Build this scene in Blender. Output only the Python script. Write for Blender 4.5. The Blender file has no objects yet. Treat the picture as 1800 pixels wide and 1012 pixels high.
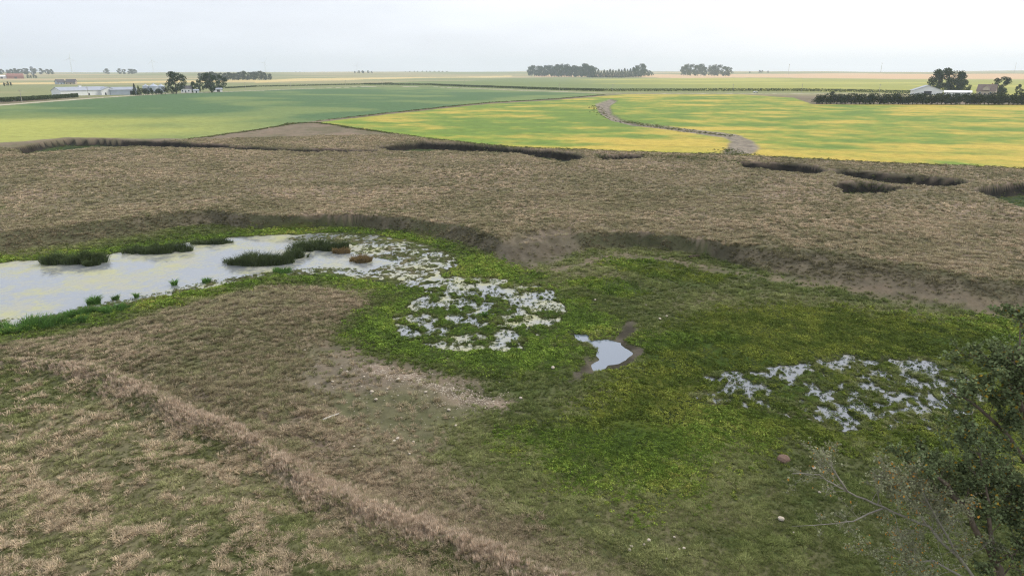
import bpy, math, random
import numpy as np

# ------------------------------------------------------------------ camera, sky, sun, exposure
CAM_H, F_PX = 22.0, 1200.0                      # metres above the marsh; focal length in photo pixels
PITCH = math.atan(378.0 / F_PX)
SUN_AZ, SUN_EL = math.radians(58), math.radians(46)   # clockwise from the view direction (+Y)
scene = bpy.context.scene
cam_data = bpy.data.cameras.new('camera')
cam = bpy.data.objects.new('camera', cam_data)
scene.collection.objects.link(cam)
cam.location = (0, 0, CAM_H)
cam.rotation_euler = (math.pi / 2 - PITCH, 0, 0)
cam_data.sensor_width = 36.0
cam_data.lens = 36.0 * F_PX / 1800.0
cam_data.clip_start, cam_data.clip_end = 0.5, 60000
scene.camera = cam

SUN_DIR = (math.sin(SUN_AZ) * math.cos(SUN_EL), math.cos(SUN_AZ) * math.cos(SUN_EL), math.sin(SUN_EL))
world = bpy.data.worlds.new('World'); scene.world = world
world.use_nodes = True
nt = world.node_tree; nt.nodes.clear()
N = nt.nodes.new
w_out = N('ShaderNodeOutputWorld'); w_bg = N('ShaderNodeBackground')
sky = N('ShaderNodeTexSky'); sky.sky_type = 'NISHITA'; sky.sun_disc = False
sky.sun_elevation, sky.sun_rotation = SUN_EL, SUN_AZ
sky.air_density, sky.dust_density, sky.ozone_density = 1.0, 4.0, 1.0
tc = N('ShaderNodeTexCoord')
# thin overcast: even veil, a little brighter towards the sun, faint streaks of cloud
dot = N('ShaderNodeVectorMath'); dot.operation = 'DOT_PRODUCT'; dot.inputs[1].default_value = SUN_DIR
nt.links.new(tc.outputs['Generated'], dot.inputs[0])
ramp = N('ShaderNodeMapRange'); ramp.inputs[1].default_value = -0.4; ramp.inputs[2].default_value = 0.95
ramp.inputs[3].default_value = 0.0; ramp.inputs[4].default_value = 1.0
nt.links.new(dot.outputs['Value'], ramp.inputs[0])
veil = N('ShaderNodeMix'); veil.data_type = 'RGBA'
veil.inputs[6].default_value = (6.9, 7.6, 8.8, 1); veil.inputs[7].default_value = (10.9, 10.9, 11.3, 1)
nt.links.new(ramp.outputs[0], veil.inputs[0])
mp = N('ShaderNodeMapping'); mp.inputs['Scale'].default_value = (2.2, 2.2, 9.0)
nt.links.new(tc.outputs['Generated'], mp.inputs[0])
cn = N('ShaderNodeTexNoise'); cn.inputs['Scale'].default_value = 1.6; cn.inputs['Detail'].default_value = 5
nt.links.new(mp.outputs[0], cn.inputs[0])
cr = N('ShaderNodeMapRange'); cr.inputs[1].default_value = 0.3; cr.inputs[2].default_value = 0.7
cr.inputs[3].default_value = 0.91; cr.inputs[4].default_value = 1.08
nt.links.new(cn.outputs[0], cr.inputs[0])
vm = N('ShaderNodeVectorMath'); vm.operation = 'SCALE'
nt.links.new(veil.outputs[2], vm.inputs[0]); nt.links.new(cr.outputs[0], vm.inputs['Scale'])
mixs = N('ShaderNodeMix'); mixs.data_type = 'RGBA'; mixs.inputs[0].default_value = 0.82
nt.links.new(sky.outputs[0], mixs.inputs[6]); nt.links.new(vm.outputs[0], mixs.inputs[7])
nt.links.new(mixs.outputs[2], w_bg.inputs[0]); w_bg.inputs[1].default_value = 0.1
nt.links.new(w_bg.outputs[0], w_out.inputs[0])

sun_d = bpy.data.lights.new('sun', 'SUN'); sun_d.energy = 1.4; sun_d.angle = math.radians(12)
sun_d.color = (1.0, 0.95, 0.86)
sun = bpy.data.objects.new('sun', sun_d); scene.collection.objects.link(sun)
sun.rotation_euler = (math.pi / 2 - SUN_EL, 0, -SUN_AZ + math.pi)
# a sun lamp shines along its local -Z: turn it so that -Z = -SUN_DIR
from mathutils import Vector
sun.rotation_euler = Vector(SUN_DIR).to_track_quat('Z', 'Y').to_euler()

scene.view_settings.view_transform = 'Standard'; scene.view_settings.look = 'None'
scene.view_settings.exposure = 0.3; scene.view_settings.gamma = 1.0
scene.cycles.use_denoising = True; scene.cycles.denoising_input_passes = 'RGB_ALBEDO_NORMAL'; scene.cycles.denoising_prefilter = 'NONE'; scene.cycles.filter_width = 1.15
scene.cycles.max_bounces = 5; scene.cycles.diffuse_bounces = 2; scene.cycles.glossy_bounces = 2
scene.cycles.transmission_bounces = 3; scene.cycles.volume_bounces = 1; scene.cycles.transparent_max_bounces = 6

# ------------------------------------------------------------------ helpers
rng = np.random.default_rng(7)
random.seed(7)
COL = scene.collection

def lin(r, g, b):
    f = lambda c: (c / 255) / 12.92 if c / 255 <= 0.04045 else ((c / 255 + 0.055) / 1.055) ** 2.4
    return np.array([f(r), f(g), f(b)])

def nth(i):
    one = ['', 'first', 'second', 'third', 'fourth', 'fifth', 'sixth', 'seventh', 'eighth', 'ninth', 'tenth', 'eleventh', 'twelfth', 'thirteenth', 'fourteenth', 'fifteenth', 'sixteenth', 'seventeenth', 'eighteenth', 'nineteenth']
    return one[i] if i < 20 else (['twentieth', 'thirtieth', 'fortieth'][i // 10 - 2] if i % 10 == 0 else ['twenty', 'thirty', 'forty'][i // 10 - 2] + '-' + one[i % 10])
def tag(o, label=None, cat=None, group=None, kind=None):
    if label: o['label'] = label
    if cat: o['category'] = cat
    if group: o['group'] = group
    if kind: o['kind'] = kind
    return o

def new_mesh(name, verts, faces):
    me = bpy.data.meshes.new(name)
    verts = np.asarray(verts, dtype=np.float32)
    if isinstance(faces, np.ndarray):
        k = faces.shape[1]; n = len(faces)
        me.vertices.add(len(verts)); me.vertices.foreach_set('co', verts.ravel())
        me.loops.add(n * k); me.loops.foreach_set('vertex_index', faces.astype(np.int32).ravel())
        me.polygons.add(n); me.polygons.foreach_set('loop_start', np.arange(0, n * k, k, dtype=np.int32))
        me.update(calc_edges=True)
    else:
        me.from_pydata(verts.tolist(), [], faces); me.update()
    return me

def link(name, me, mat=None, parent=None, loc=None, smooth=False):
    o = bpy.data.objects.new(name, me); COL.objects.link(o)
    if mat is not None and not me.materials: me.materials.append(mat)
    if parent is not None: o.parent = parent
    if loc is not None: o.location = loc
    if smooth: me.polygons.foreach_set('use_smooth', np.ones(len(me.polygons), dtype=bool))
    return o

def empty(name, loc, rz=0.0):
    o = bpy.data.objects.new(name, None); COL.objects.link(o)
    o.location = loc; o.rotation_euler = (0, 0, rz); o.empty_display_size = 0.2
    return o

class MB:
    """collects boxes, prisms and tubes into one mesh"""
    def __init__(s): s.v = []; s.f = []
    def add(s, v, f):
        n = len(s.v); s.v += [tuple(p) for p in v]; s.f += [[i + n for i in q] for q in f]; return s
    def box(s, x0, x1, y0, y1, z0, z1):
        return s.add([(x0, y0, z0), (x1, y0, z0), (x1, y1, z0), (x0, y1, z0), (x0, y0, z1), (x1, y0, z1), (x1, y1, z1), (x0, y1, z1)],
                     [[3, 2, 1, 0], [4, 5, 6, 7], [0, 1, 5, 4], [1, 2, 6, 5], [2, 3, 7, 6], [3, 0, 4, 7]])
    def gable(s, x0, x1, y0, y1, z0, z1, zr, axis='x'):
        """walls with two gables; the ridge runs along axis"""
        if axis == 'x':
            ym = (y0 + y1) / 2
            v = [(x0, y0, z0), (x1, y0, z0), (x1, y1, z0), (x0, y1, z0), (x0, y0, z1), (x1, y0, z1), (x1, y1, z1), (x0, y1, z1), (x0, ym, zr), (x1, ym, zr)]
            f = [[0, 1, 5, 4], [2, 3, 7, 6], [3, 0, 4, 8, 7], [1, 2, 6, 9, 5], [4, 5, 9, 8], [6, 7, 8, 9]]
        else:
            xm = (x0 + x1) / 2
            v = [(x0, y0, z0), (x1, y0, z0), (x1, y1, z0), (x0, y1, z0), (x0, y0, z1), (x1, y0, z1), (x1, y1, z1), (x0, y1, z1), (xm, y0, zr), (xm, y1, zr)]
            f = [[0, 1, 5, 8, 4], [2, 3, 7, 9, 6], [3, 0, 4, 7], [1, 2, 6, 5], [5, 6, 9, 8], [7, 4, 8, 9]]
        return s.add(v, f)
    def roof(s, x0, x1, y0, y1, z1, zr, axis='x', o=0.5, t=0.25):
        """two sloping slabs with overhang o and thickness t"""
        if axis == 'x':
            ym = (y0 + y1) / 2; k = (zr - z1) / (ym - y0)
            prof = [(y0 - o, z1 - k * o), (ym, zr), (y1 + o, z1 - k * o)]
            P = [(y, z + 0.02) for y, z in prof] + [(y, z + t) for y, z in reversed(prof)]
            v = [(x0 - o, y, z) for y, z in P] + [(x1 + o, y, z) for y, z in P]
        else:
            xm = (x0 + x1) / 2; k = (zr - z1) / (xm - x0)
            prof = [(x0 - o, z1 - k * o), (xm, zr), (x1 + o, z1 - k * o)]
            P = [(x, z + 0.02) for x, z in prof] + [(x, z + t) for x, z in reversed(prof)]
            v = [(x, y0 - o, z) for x, z in P] + [(x, y1 + o, z) for x, z in P]
        f = [[0, 1, 4, 5], [1, 2, 3, 4], [11, 10, 7, 6], [10, 9, 8, 7]] + [[i, i + 6, (i + 1) % 6 + 6, (i + 1) % 6] for i in range(6)]
        return s.add(v, f)
    def tube(s, pts, rad, n=8, cap=True):
        pts = [Vector(p) for p in pts]; rings = []
        base = len(s.v)
        for i, p in enumerate(pts):
            d = (pts[min(i + 1, len(pts) - 1)] - pts[max(i - 1, 0)]).normalized()
            a = d.orthogonal().normalized() if i == 0 else (a - d * a.dot(d)).normalized()
            b = d.cross(a)
            r = rad[i] if hasattr(rad, '__len__') else rad
            for k in range(n):
                t = 2 * math.pi * k / n
                s.v.append(tuple(p + a * (r * math.cos(t)) + b * (r * math.sin(t))))
        for i in range(len(pts) - 1):
            for k in range(n):
                k2 = (k + 1) % n
                s.f.append([base + i * n + k, base + i * n + k2, base + (i + 1) * n + k2, base + (i + 1) * n + k])
        if cap:
            s.f.append([base + k for k in reversed(range(n))]); s.f.append([base + (len(pts) - 1) * n + k for k in range(n)])
        return s
    def lathe(s, prof, n=20, c=(0, 0)):
        base = len(s.v)
        for r, z in prof:
            for k in range(n):
                t = 2 * math.pi * k / n
                s.v.append((c[0] + r * math.cos(t), c[1] + r * math.sin(t), z))
        for i in range(len(prof) - 1):
            for k in range(n):
                k2 = (k + 1) % n
                s.f.append([base + i * n + k, base + i * n + k2, base + (i + 1) * n + k2, base + (i + 1) * n + k])
        return s
    def build(s, name, mat, parent=None, smooth=False):
        return link(name, new_mesh(name, s.v, s.f), mat, parent, smooth=smooth)

# ---- materials
def principled(name, col, rough=0.8, spec=0.3, noise=None, metallic=0.0, emit=None):
    m = bpy.data.materials.new(name); m.use_nodes = True
    t = m.node_tree; b = t.nodes['Principled BSDF']
    b.inputs['Base Color'].default_value = (*col, 1); b.inputs['Roughness'].default_value = rough
    b.inputs['Specular IOR Level'].default_value = spec; b.inputs['Metallic'].default_value = metallic
    if noise:
        sc_, amt = noise
        tcn = t.nodes.new('ShaderNodeTexCoord'); n = t.nodes.new('ShaderNodeTexNoise')
        n.inputs['Scale'].default_value = sc_; n.inputs['Detail'].default_value = 4
        t.links.new(tcn.outputs['Object'], n.inputs[0])
        mr = t.nodes.new('ShaderNodeMapRange'); mr.inputs[1].default_value = 0.3; mr.inputs[2].default_value = 0.7
        mr.inputs[3].default_value = 1 - amt; mr.inputs[4].default_value = 1 + amt
        t.links.new(n.outputs[0], mr.inputs[0])
        vs = t.nodes.new('ShaderNodeVectorMath'); vs.operation = 'SCALE'; vs.inputs[0].default_value = tuple(col)
        t.links.new(mr.outputs[0], vs.inputs['Scale']); t.links.new(vs.outputs[0], b.inputs['Base Color'])
    return m

def leaf_material(name, col, var=0.35, trans=0.25, attr=None, hue=None):
    """foliage: random tone per leaf (mesh attribute 'tone') or tint carried by each scattered plant"""
    m = bpy.data.materials.new(name); m.use_nodes = True
    t = m.node_tree; t.nodes.clear(); n = t.nodes.new; L = t.links.new
    out = n('ShaderNodeOutputMaterial'); d = n('ShaderNodeBsdfDiffuse'); tr = n('ShaderNodeBsdfTranslucent'); mx = n('ShaderNodeMixShader')
    mx.inputs[0].default_value = trans
    if attr:
        a = n('ShaderNodeAttribute'); a.attribute_type = 'INSTANCER'; a.attribute_name = attr
        base = a.outputs['Color']
    else:
        rgb = n('ShaderNodeRGB'); rgb.outputs[0].default_value = (*col, 1); base = rgb.outputs[0]
    tone = n('ShaderNodeAttribute'); tone.attribute_type = 'GEOMETRY'; tone.attribute_name = 'tone'
    mr = n('ShaderNodeMapRange'); mr.inputs[3].default_value = 1 - var; mr.inputs[4].default_value = 1 + var
    L(tone.outputs['Fac'], mr.inputs[0])
    vs = n('ShaderNodeVectorMath'); vs.operation = 'SCALE'; L(base, vs.inputs[0]); L(mr.outputs[0], vs.inputs['Scale'])
    c = vs.outputs[0]
    if hue is not None:
        h = n('ShaderNodeMix'); h.data_type = 'RGBA'; h.inputs[7].default_value = (*hue[0], 1)
        g = n('ShaderNodeMath'); g.operation = 'GREATER_THAN'; g.inputs[1].default_value = 1 - hue[1]
        L(tone.outputs['Fac'], g.inputs[0]); L(g.outputs[0], h.inputs[0]); L(c, h.inputs[6]); c = h.outputs[2]
    L(c, d.inputs[0]); L(c, tr.inputs[0]); L(d.outputs[0], mx.inputs[1]); L(tr.outputs[0], mx.inputs[2]); L(mx.outputs[0], out.inputs[0])
    return m

def set_tone(me, per_face_quads, vals):
    a = me.attributes.new('tone', 'FLOAT', 'FACE'); a.data.foreach_set('value', np.asarray(vals, dtype=np.float32))

# ---- noise
def _hash(ix, iy, s):
    n = (ix.astype(np.int64) * 374761393 + iy.astype(np.int64) * 668265263 + s * 974634777) & 0xFFFFFFFF
    n = ((n ^ (n >> 13)) * 1274126177) & 0xFFFFFFFF
    return ((n ^ (n >> 16)) & 0xFFFFFF).astype(np.float64) / 0xFFFFFF
def vn(x, y, s=0):
    fx, fy = np.floor(x), np.floor(y); ix, iy = fx.astype(np.int64), fy.astype(np.int64)
    u, v = x - fx, y - fy
    u = u * u * (3 - 2 * u); v = v * v * (3 - 2 * v)
    a, b, c, d = _hash(ix, iy, s), _hash(ix + 1, iy, s), _hash(ix, iy + 1, s), _hash(ix + 1, iy + 1, s)
    return (a * (1 - u) + b * u) * (1 - v) + (c * (1 - u) + d * u) * v
def fbm(x, y, s=0, o=4):
    t = np.zeros_like(x, dtype=np.float64); a = 1.0; w = 0.0
    for k in range(o):
        c, sn = math.cos(0.6 * k + s), math.sin(0.6 * k + s)
        t += a * vn((x * c - y * sn) * 2 ** k + 17.3 * k, (x * sn + y * c) * 2 ** k - 9.1 * k, s * 31 + k); w += a; a *= 0.5
    return t / w
def sstep(a, b, x):
    t = np.clip((x - a) / (b - a), 0, 1); return t * t * (3 - 2 * t)

# ---- from a place in the photograph to a place on the ground
CT, ST = math.cos(PITCH), math.sin(PITCH)
def ray(u, v):
    cx, cy = (u - 900.0) / F_PX, (506.0 - v) / F_PX
    return np.array([cx, CT + cy * ST, -ST + cy * CT])
def on_plane(u, v, z=0.0):
    d = ray(u, v); t = (z - CAM_H) / d[2]
    return (d[0] * t, d[1] * t)
def plane_poly(pts, z=0.0): return np.array([on_plane(u, v, z) for u, v in pts])
def at_depth(u, v, y):
    d = ray(u, v); t = y / d[1]; return Vector((d[0] * t, y, CAM_H + d[2] * t))

def sdf(poly, X, Y, margin=15.0):
    """signed distance to a polygon, positive inside, cut off at -margin outside"""
    X = np.asarray(X, dtype=np.float64); Y = np.asarray(Y, dtype=np.float64)
    out = np.full(X.shape, -float(margin))
    m = (X > poly[:, 0].min() - margin) & (X < poly[:, 0].max() + margin) & (Y > poly[:, 1].min() - margin) & (Y < poly[:, 1].max() + margin)
    x, y = X[m], Y[m]
    if not len(x): return out
    d2 = np.full(x.shape, 1e18); ins = np.zeros(x.shape, dtype=bool)
    n = len(poly)
    for i in range(n):
        ax, ay = poly[i]; bx, by = poly[(i + 1) % n]
        ex, ey = bx - ax, by - ay; L2 = ex * ex + ey * ey + 1e-12
        t = np.clip(((x - ax) * ex + (y - ay) * ey) / L2, 0, 1)
        dx, dy = x - ax - ex * t, y - ay - ey * t
        np.minimum(d2, dx * dx + dy * dy, out=d2)
        if ay != by:
            c = (ay > y) != (by > y)
            ins ^= c & (x < ex * (y - ay) / (by - ay) + ax)
    d = np.sqrt(d2)
    out[m] = np.maximum(np.where(ins, d, -d), -margin)
    return out
def pdist(line, X, Y, margin=15.0):
    """distance to an open polyline, cut off at margin"""
    out = np.full(np.shape(X), float(margin))
    line = np.asarray(line)
    m = (X > line[:, 0].min() - margin) & (X < line[:, 0].max() + margin) & (Y > line[:, 1].min() - margin) & (Y < line[:, 1].max() + margin)
    x, y = X[m], Y[m]; d2 = np.full(x.shape, float(margin) ** 2)
    for (ax, ay), (bx, by) in zip(line[:-1], line[1:]):
        ex, ey = bx - ax, by - ay; L2 = ex * ex + ey * ey + 1e-12
        t = np.clip(((x - ax) * ex + (y - ay) * ey) / L2, 0, 1)
        np.minimum(d2, (x - ax - ex * t) ** 2 + (y - ay - ey * t) ** 2, out=d2)
    out[m] = np.sqrt(d2); return out

# ------------------------------------------------------------------ the lie of the land
TERRACE = 2.0
crest = [on_plane(u, v, TERRACE) for u, v in [(-300, 428), (-100, 418), (0, 410), (110, 395), (200, 384), (300, 373), (370, 369), (425, 374), (520, 378), (620, 378), (700, 381), (780, 391), (840, 402), (880, 416), (905, 424), (950, 417), (1010, 408), (1060, 404), (1200, 414), (1300, 430), (1345, 432), (1440, 438), (1540, 452), (1640, 468), (1740, 486), (1800, 496), (2100, 545)]]
toe = [on_plane(u, v, 0.15) for u, v in [(-300, 492), (0, 448), (120, 430), (220, 416), (300, 404), (370, 396), (430, 402), (520, 402), (620, 400), (700, 407), (780, 424), (850, 446), (900, 462), (970, 462), (1040, 440), (1120, 434), (1240, 446), (1330, 476), (1450, 502), (1560, 524), (1680, 544), (1800, 562), (2100, 618)]]
TERR = np.array([(-40000, crest[0][1])] + crest + [(40000, crest[-1][1]), (40000, 40000), (-40000, 40000)])
LOW = np.array([(-40000, toe[0][1])] + toe + [(40000, toe[-1][1]), (40000, -40000), (-40000, -40000)])
channels = [plane_poly(p, TERRACE) for p in [
    [(10, 262), (60, 251), (115, 244), (180, 244), (240, 246), (330, 250), (405, 254), (410, 262), (330, 259), (240, 257), (160, 259), (90, 266), (40, 270)],
    [(404, 257), (530, 261), (665, 263), (665, 267), (530, 267), (405, 263)],
    [(655, 259), (690, 252), (730, 249), (820, 253), (900, 260), (970, 264), (1010, 269), (1038, 277), (1005, 285), (960, 280), (900, 270), (800, 265), (700, 265)],
    [(1040, 272), (1090, 271), (1130, 273), (1120, 279), (1060, 281)],
    [(1285, 283), (1340, 286), (1400, 288), (1440, 293), (1460, 301), (1440, 305), (1380, 301), (1300, 293)],
    [(1455, 297), (1560, 303), (1620, 307), (1670, 312), (1699, 318), (1662, 329), (1600, 326), (1540, 318), (1470, 306)],
    [(1463, 322), (1480, 318), (1540, 320), (1596, 331), (1560, 341), (1500, 341)],
    [(1711, 331), (1735, 324), (1790, 320), (1900, 318), (1990, 350), (1900, 372), (1800, 366), (1750, 354), (1722, 342)]]]
hollow = plane_poly([(-260, 322), (10, 340), (48, 352), (10, 368), (-260, 392)], TERRACE)
HILL = np.array(list(plane_poly([(-500, 660), (-200, 634), (0, 606), (180, 578), (340, 533), (480, 503), (590, 507), (650, 516), (658, 530), (600, 580), (590, 620), (690, 650), (830, 700), (770, 760), (740, 810), (850, 880), (980, 950), (1100, 1000), (1260, 1080)], 0.1)) + [(14, 5), (10, -40), (-200, -40), (-200, 30)])
BERM = [on_plane(u, v, 1.3) for u, v in [(-160, 622), (30, 638), (110, 655), (200, 682), (300, 728), (400, 766), (480, 796), (560, 848), (650, 888), (760, 920), (860, 950), (960, 985), (1080, 1014), (1200, 1060), (1350, 1130)]]
NEAR_SLOPE = np.array(BERM + [(12, -20), (-120, -20), (-120, BERM[0][1])])       # the greener slope on the near side of the crest
POND = plane_poly([(-400, 510), (-200, 488), (0, 461), (80, 456), (180, 449), (250, 437), (330, 427), (400, 419), (480, 413), (560, 410), (640, 413), (720, 424), (775, 440), (803, 458), (795, 474), (775, 492), (750, 502), (690, 500), (640, 491), (560, 483), (500, 482), (430, 490), (380, 505), (320, 515), (240, 531), (160, 549), (90, 562), (0, 578), (-200, 612), (-400, 650)])
HUMMOCKS = plane_poly([(500, 420), (560, 408), (640, 411), (720, 422), (778, 438), (806, 458), (797, 476), (778, 494), (750, 505), (690, 503), (620, 492), (560, 486), (480, 486), (400, 500), (320, 515), (200, 545), (60, 572), (0, 582), (-200, 620), (-200, 604), (0, 562), (90, 552), (200, 530), (300, 508), (400, 488), (500, 474), (560, 470), (640, 474), (700, 462), (640, 450), (560, 432)])
MARSH = plane_poly([(752, 500), (800, 486), (880, 489), (945, 498), (985, 522), (988, 560), (972, 590), (930, 606), (880, 617), (800, 620), (740, 610), (695, 585), (692, 560), (722, 535), (742, 515)])
OPEN = [plane_poly(p) for p in [[(918, 514), (950, 514), (958, 540), (953, 571), (925, 573), (908, 562), (925, 545)], [(800, 497), (850, 497), (905, 510), (910, 522), (860, 514), (805, 510), (775, 520), (762, 515)],
        [(980, 503), (1008, 500), (1006, 512), (985, 515)]]]
ISLET = plane_poly([(760, 545), (800, 535), (880, 540), (900, 565), (880, 590), (800, 588), (760, 570)])
POOL = plane_poly([(992, 588), (1025, 585), (1042, 597), (1070, 596), (1090, 601), (1112, 620), (1100, 632), (1076, 641), (1060, 651), (1038, 652), (1034, 641), (1054, 629), (1060, 615), (1040, 604), (1010, 598)])
MUD = plane_poly([(998, 667), (1028, 645), (1050, 630), (1085, 598), (1070, 588), (1100, 562), (1122, 556), (1112, 588), (1122, 614), (1102, 642), (1060, 660), (1022, 670)])
FEN = plane_poly([(1225, 668), (1280, 650), (1335, 652), (1390, 640), (1480, 622), (1560, 628), (1630, 630), (1700, 648), (1735, 690), (1705, 724), (1655, 750), (1560, 760), (1480, 758), (1430, 740), (1370, 732), (1310, 722), (1245, 716), (1222, 695)])
FEN_OPEN = [plane_poly(p) for p in [[(1575, 638), (1620, 635), (1650, 650), (1675, 668), (1650, 668), (1610, 657), (1585, 652)], [(1505, 632), (1540, 628), (1550, 640), (1515, 645)], [(1370, 645), (1420, 640), (1435, 655), (1400, 672), (1375, 662)]]]
LUSH = [plane_poly(p) for p in [
    [(330, 522), (400, 500), (480, 485), (560, 478), (650, 486), (720, 500), (760, 480), (800, 460), (775, 432), (860, 452), (900, 475), (960, 492), (1000, 515), (1045, 538), (1085, 558), (1092, 575), (1060, 597), (1000, 600), (1050, 620), (1040, 640), (1000, 655), (920, 662), (850, 662), (780, 652), (700, 635), (640, 615), (605, 590), (610, 570), (650, 545), (684, 526), (640, 507), (560, 503), (480, 500), (400, 515)],
    [(-300, 492), (0, 453), (180, 437), (330, 414), (480, 402), (600, 402), (720, 411), (810, 432), (810, 448), (720, 428), (600, 413), (480, 416), (330, 431), (180, 453), (0, 467), (-300, 505)],
    [(-200, 640), (0, 582), (100, 562), (200, 546), (260, 528), (330, 513), (385, 505), (375, 521), (250, 547), (180, 568), (60, 592), (0, 604), (-200, 652)],
    [(1088, 612), (1130, 590), (1200, 562), (1300, 545), (1420, 542), (1520, 550), (1640, 562), (1800, 565), (2150, 600), (2250, 820), (1950, 840), (1700, 805), (1560, 797), (1440, 792), (1330, 795), (1260, 800), (1210, 860), (1130, 880), (1040, 855), (960, 820), (905, 790), (905, 765), (985, 742), (1055, 700), (1052, 672), (1092, 645)]]]
SCRUB = [plane_poly(p) for p in [[(1040, 470), (1080, 458), (1150, 462), (1250, 482), (1300, 490), (1250, 501), (1160, 490), (1080, 479)], [(985, 500), (1050, 488), (1110, 500), (1145, 522), (1090, 527), (1030, 512)]]]
STONY = plane_poly([(575, 612), (640, 627), (700, 648), (780, 668), (860, 692), (890, 705), (820, 727), (775, 752), (752, 792), (722, 806), (640, 770), (570, 720), (530, 680), (545, 640)], 0.3)
SCAR = [on_plane(u, v, 0.3) for u, v in [(650, 650), (720, 665), (780, 682), (830, 700), (872, 702)]]
PATH = [[on_plane(u, v, 0.3) for u, v in p] for p in [[(965, 474), (1010, 466), (1075, 449)], [(1100, 448), (1180, 456), (1260, 470), (1330, 482)], [(1380, 487), (1480, 500), (1620, 523), (1800, 552), (2000, 590)], [(560, 606), (640, 622), (740, 656), (850, 678)]]]
SCARP = plane_poly([(865, 440), (905, 425), (960, 412), (1010, 412), (1030, 430), (1000, 452), (940, 462), (890, 458)], 1.0)

def smooth_far(X, Y):
    """the wide roll of the fields towards the horizon"""
    d = np.hypot(X, Y)
    z = sstep(250, 600, d) * 2.6 * (fbm(X / 420 + 3.1, Y / 420, 5, 2) - 0.5) * 2
    z = z + 21.0 * sstep(900, 5200, d) * (0.72 + 0.5 * fbm(X / 1900, Y / 1900 + 7, 9, 2)) + sstep(900, 3000, d) * 16 * (fbm(X / 1100, Y / 1100, 12, 2) - 0.5) + sstep(4000, 7500, d) * 40 * (fbm(X / 2000 + 1, Y / 2000, 14, 2) - 0.42)
    return z

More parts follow.
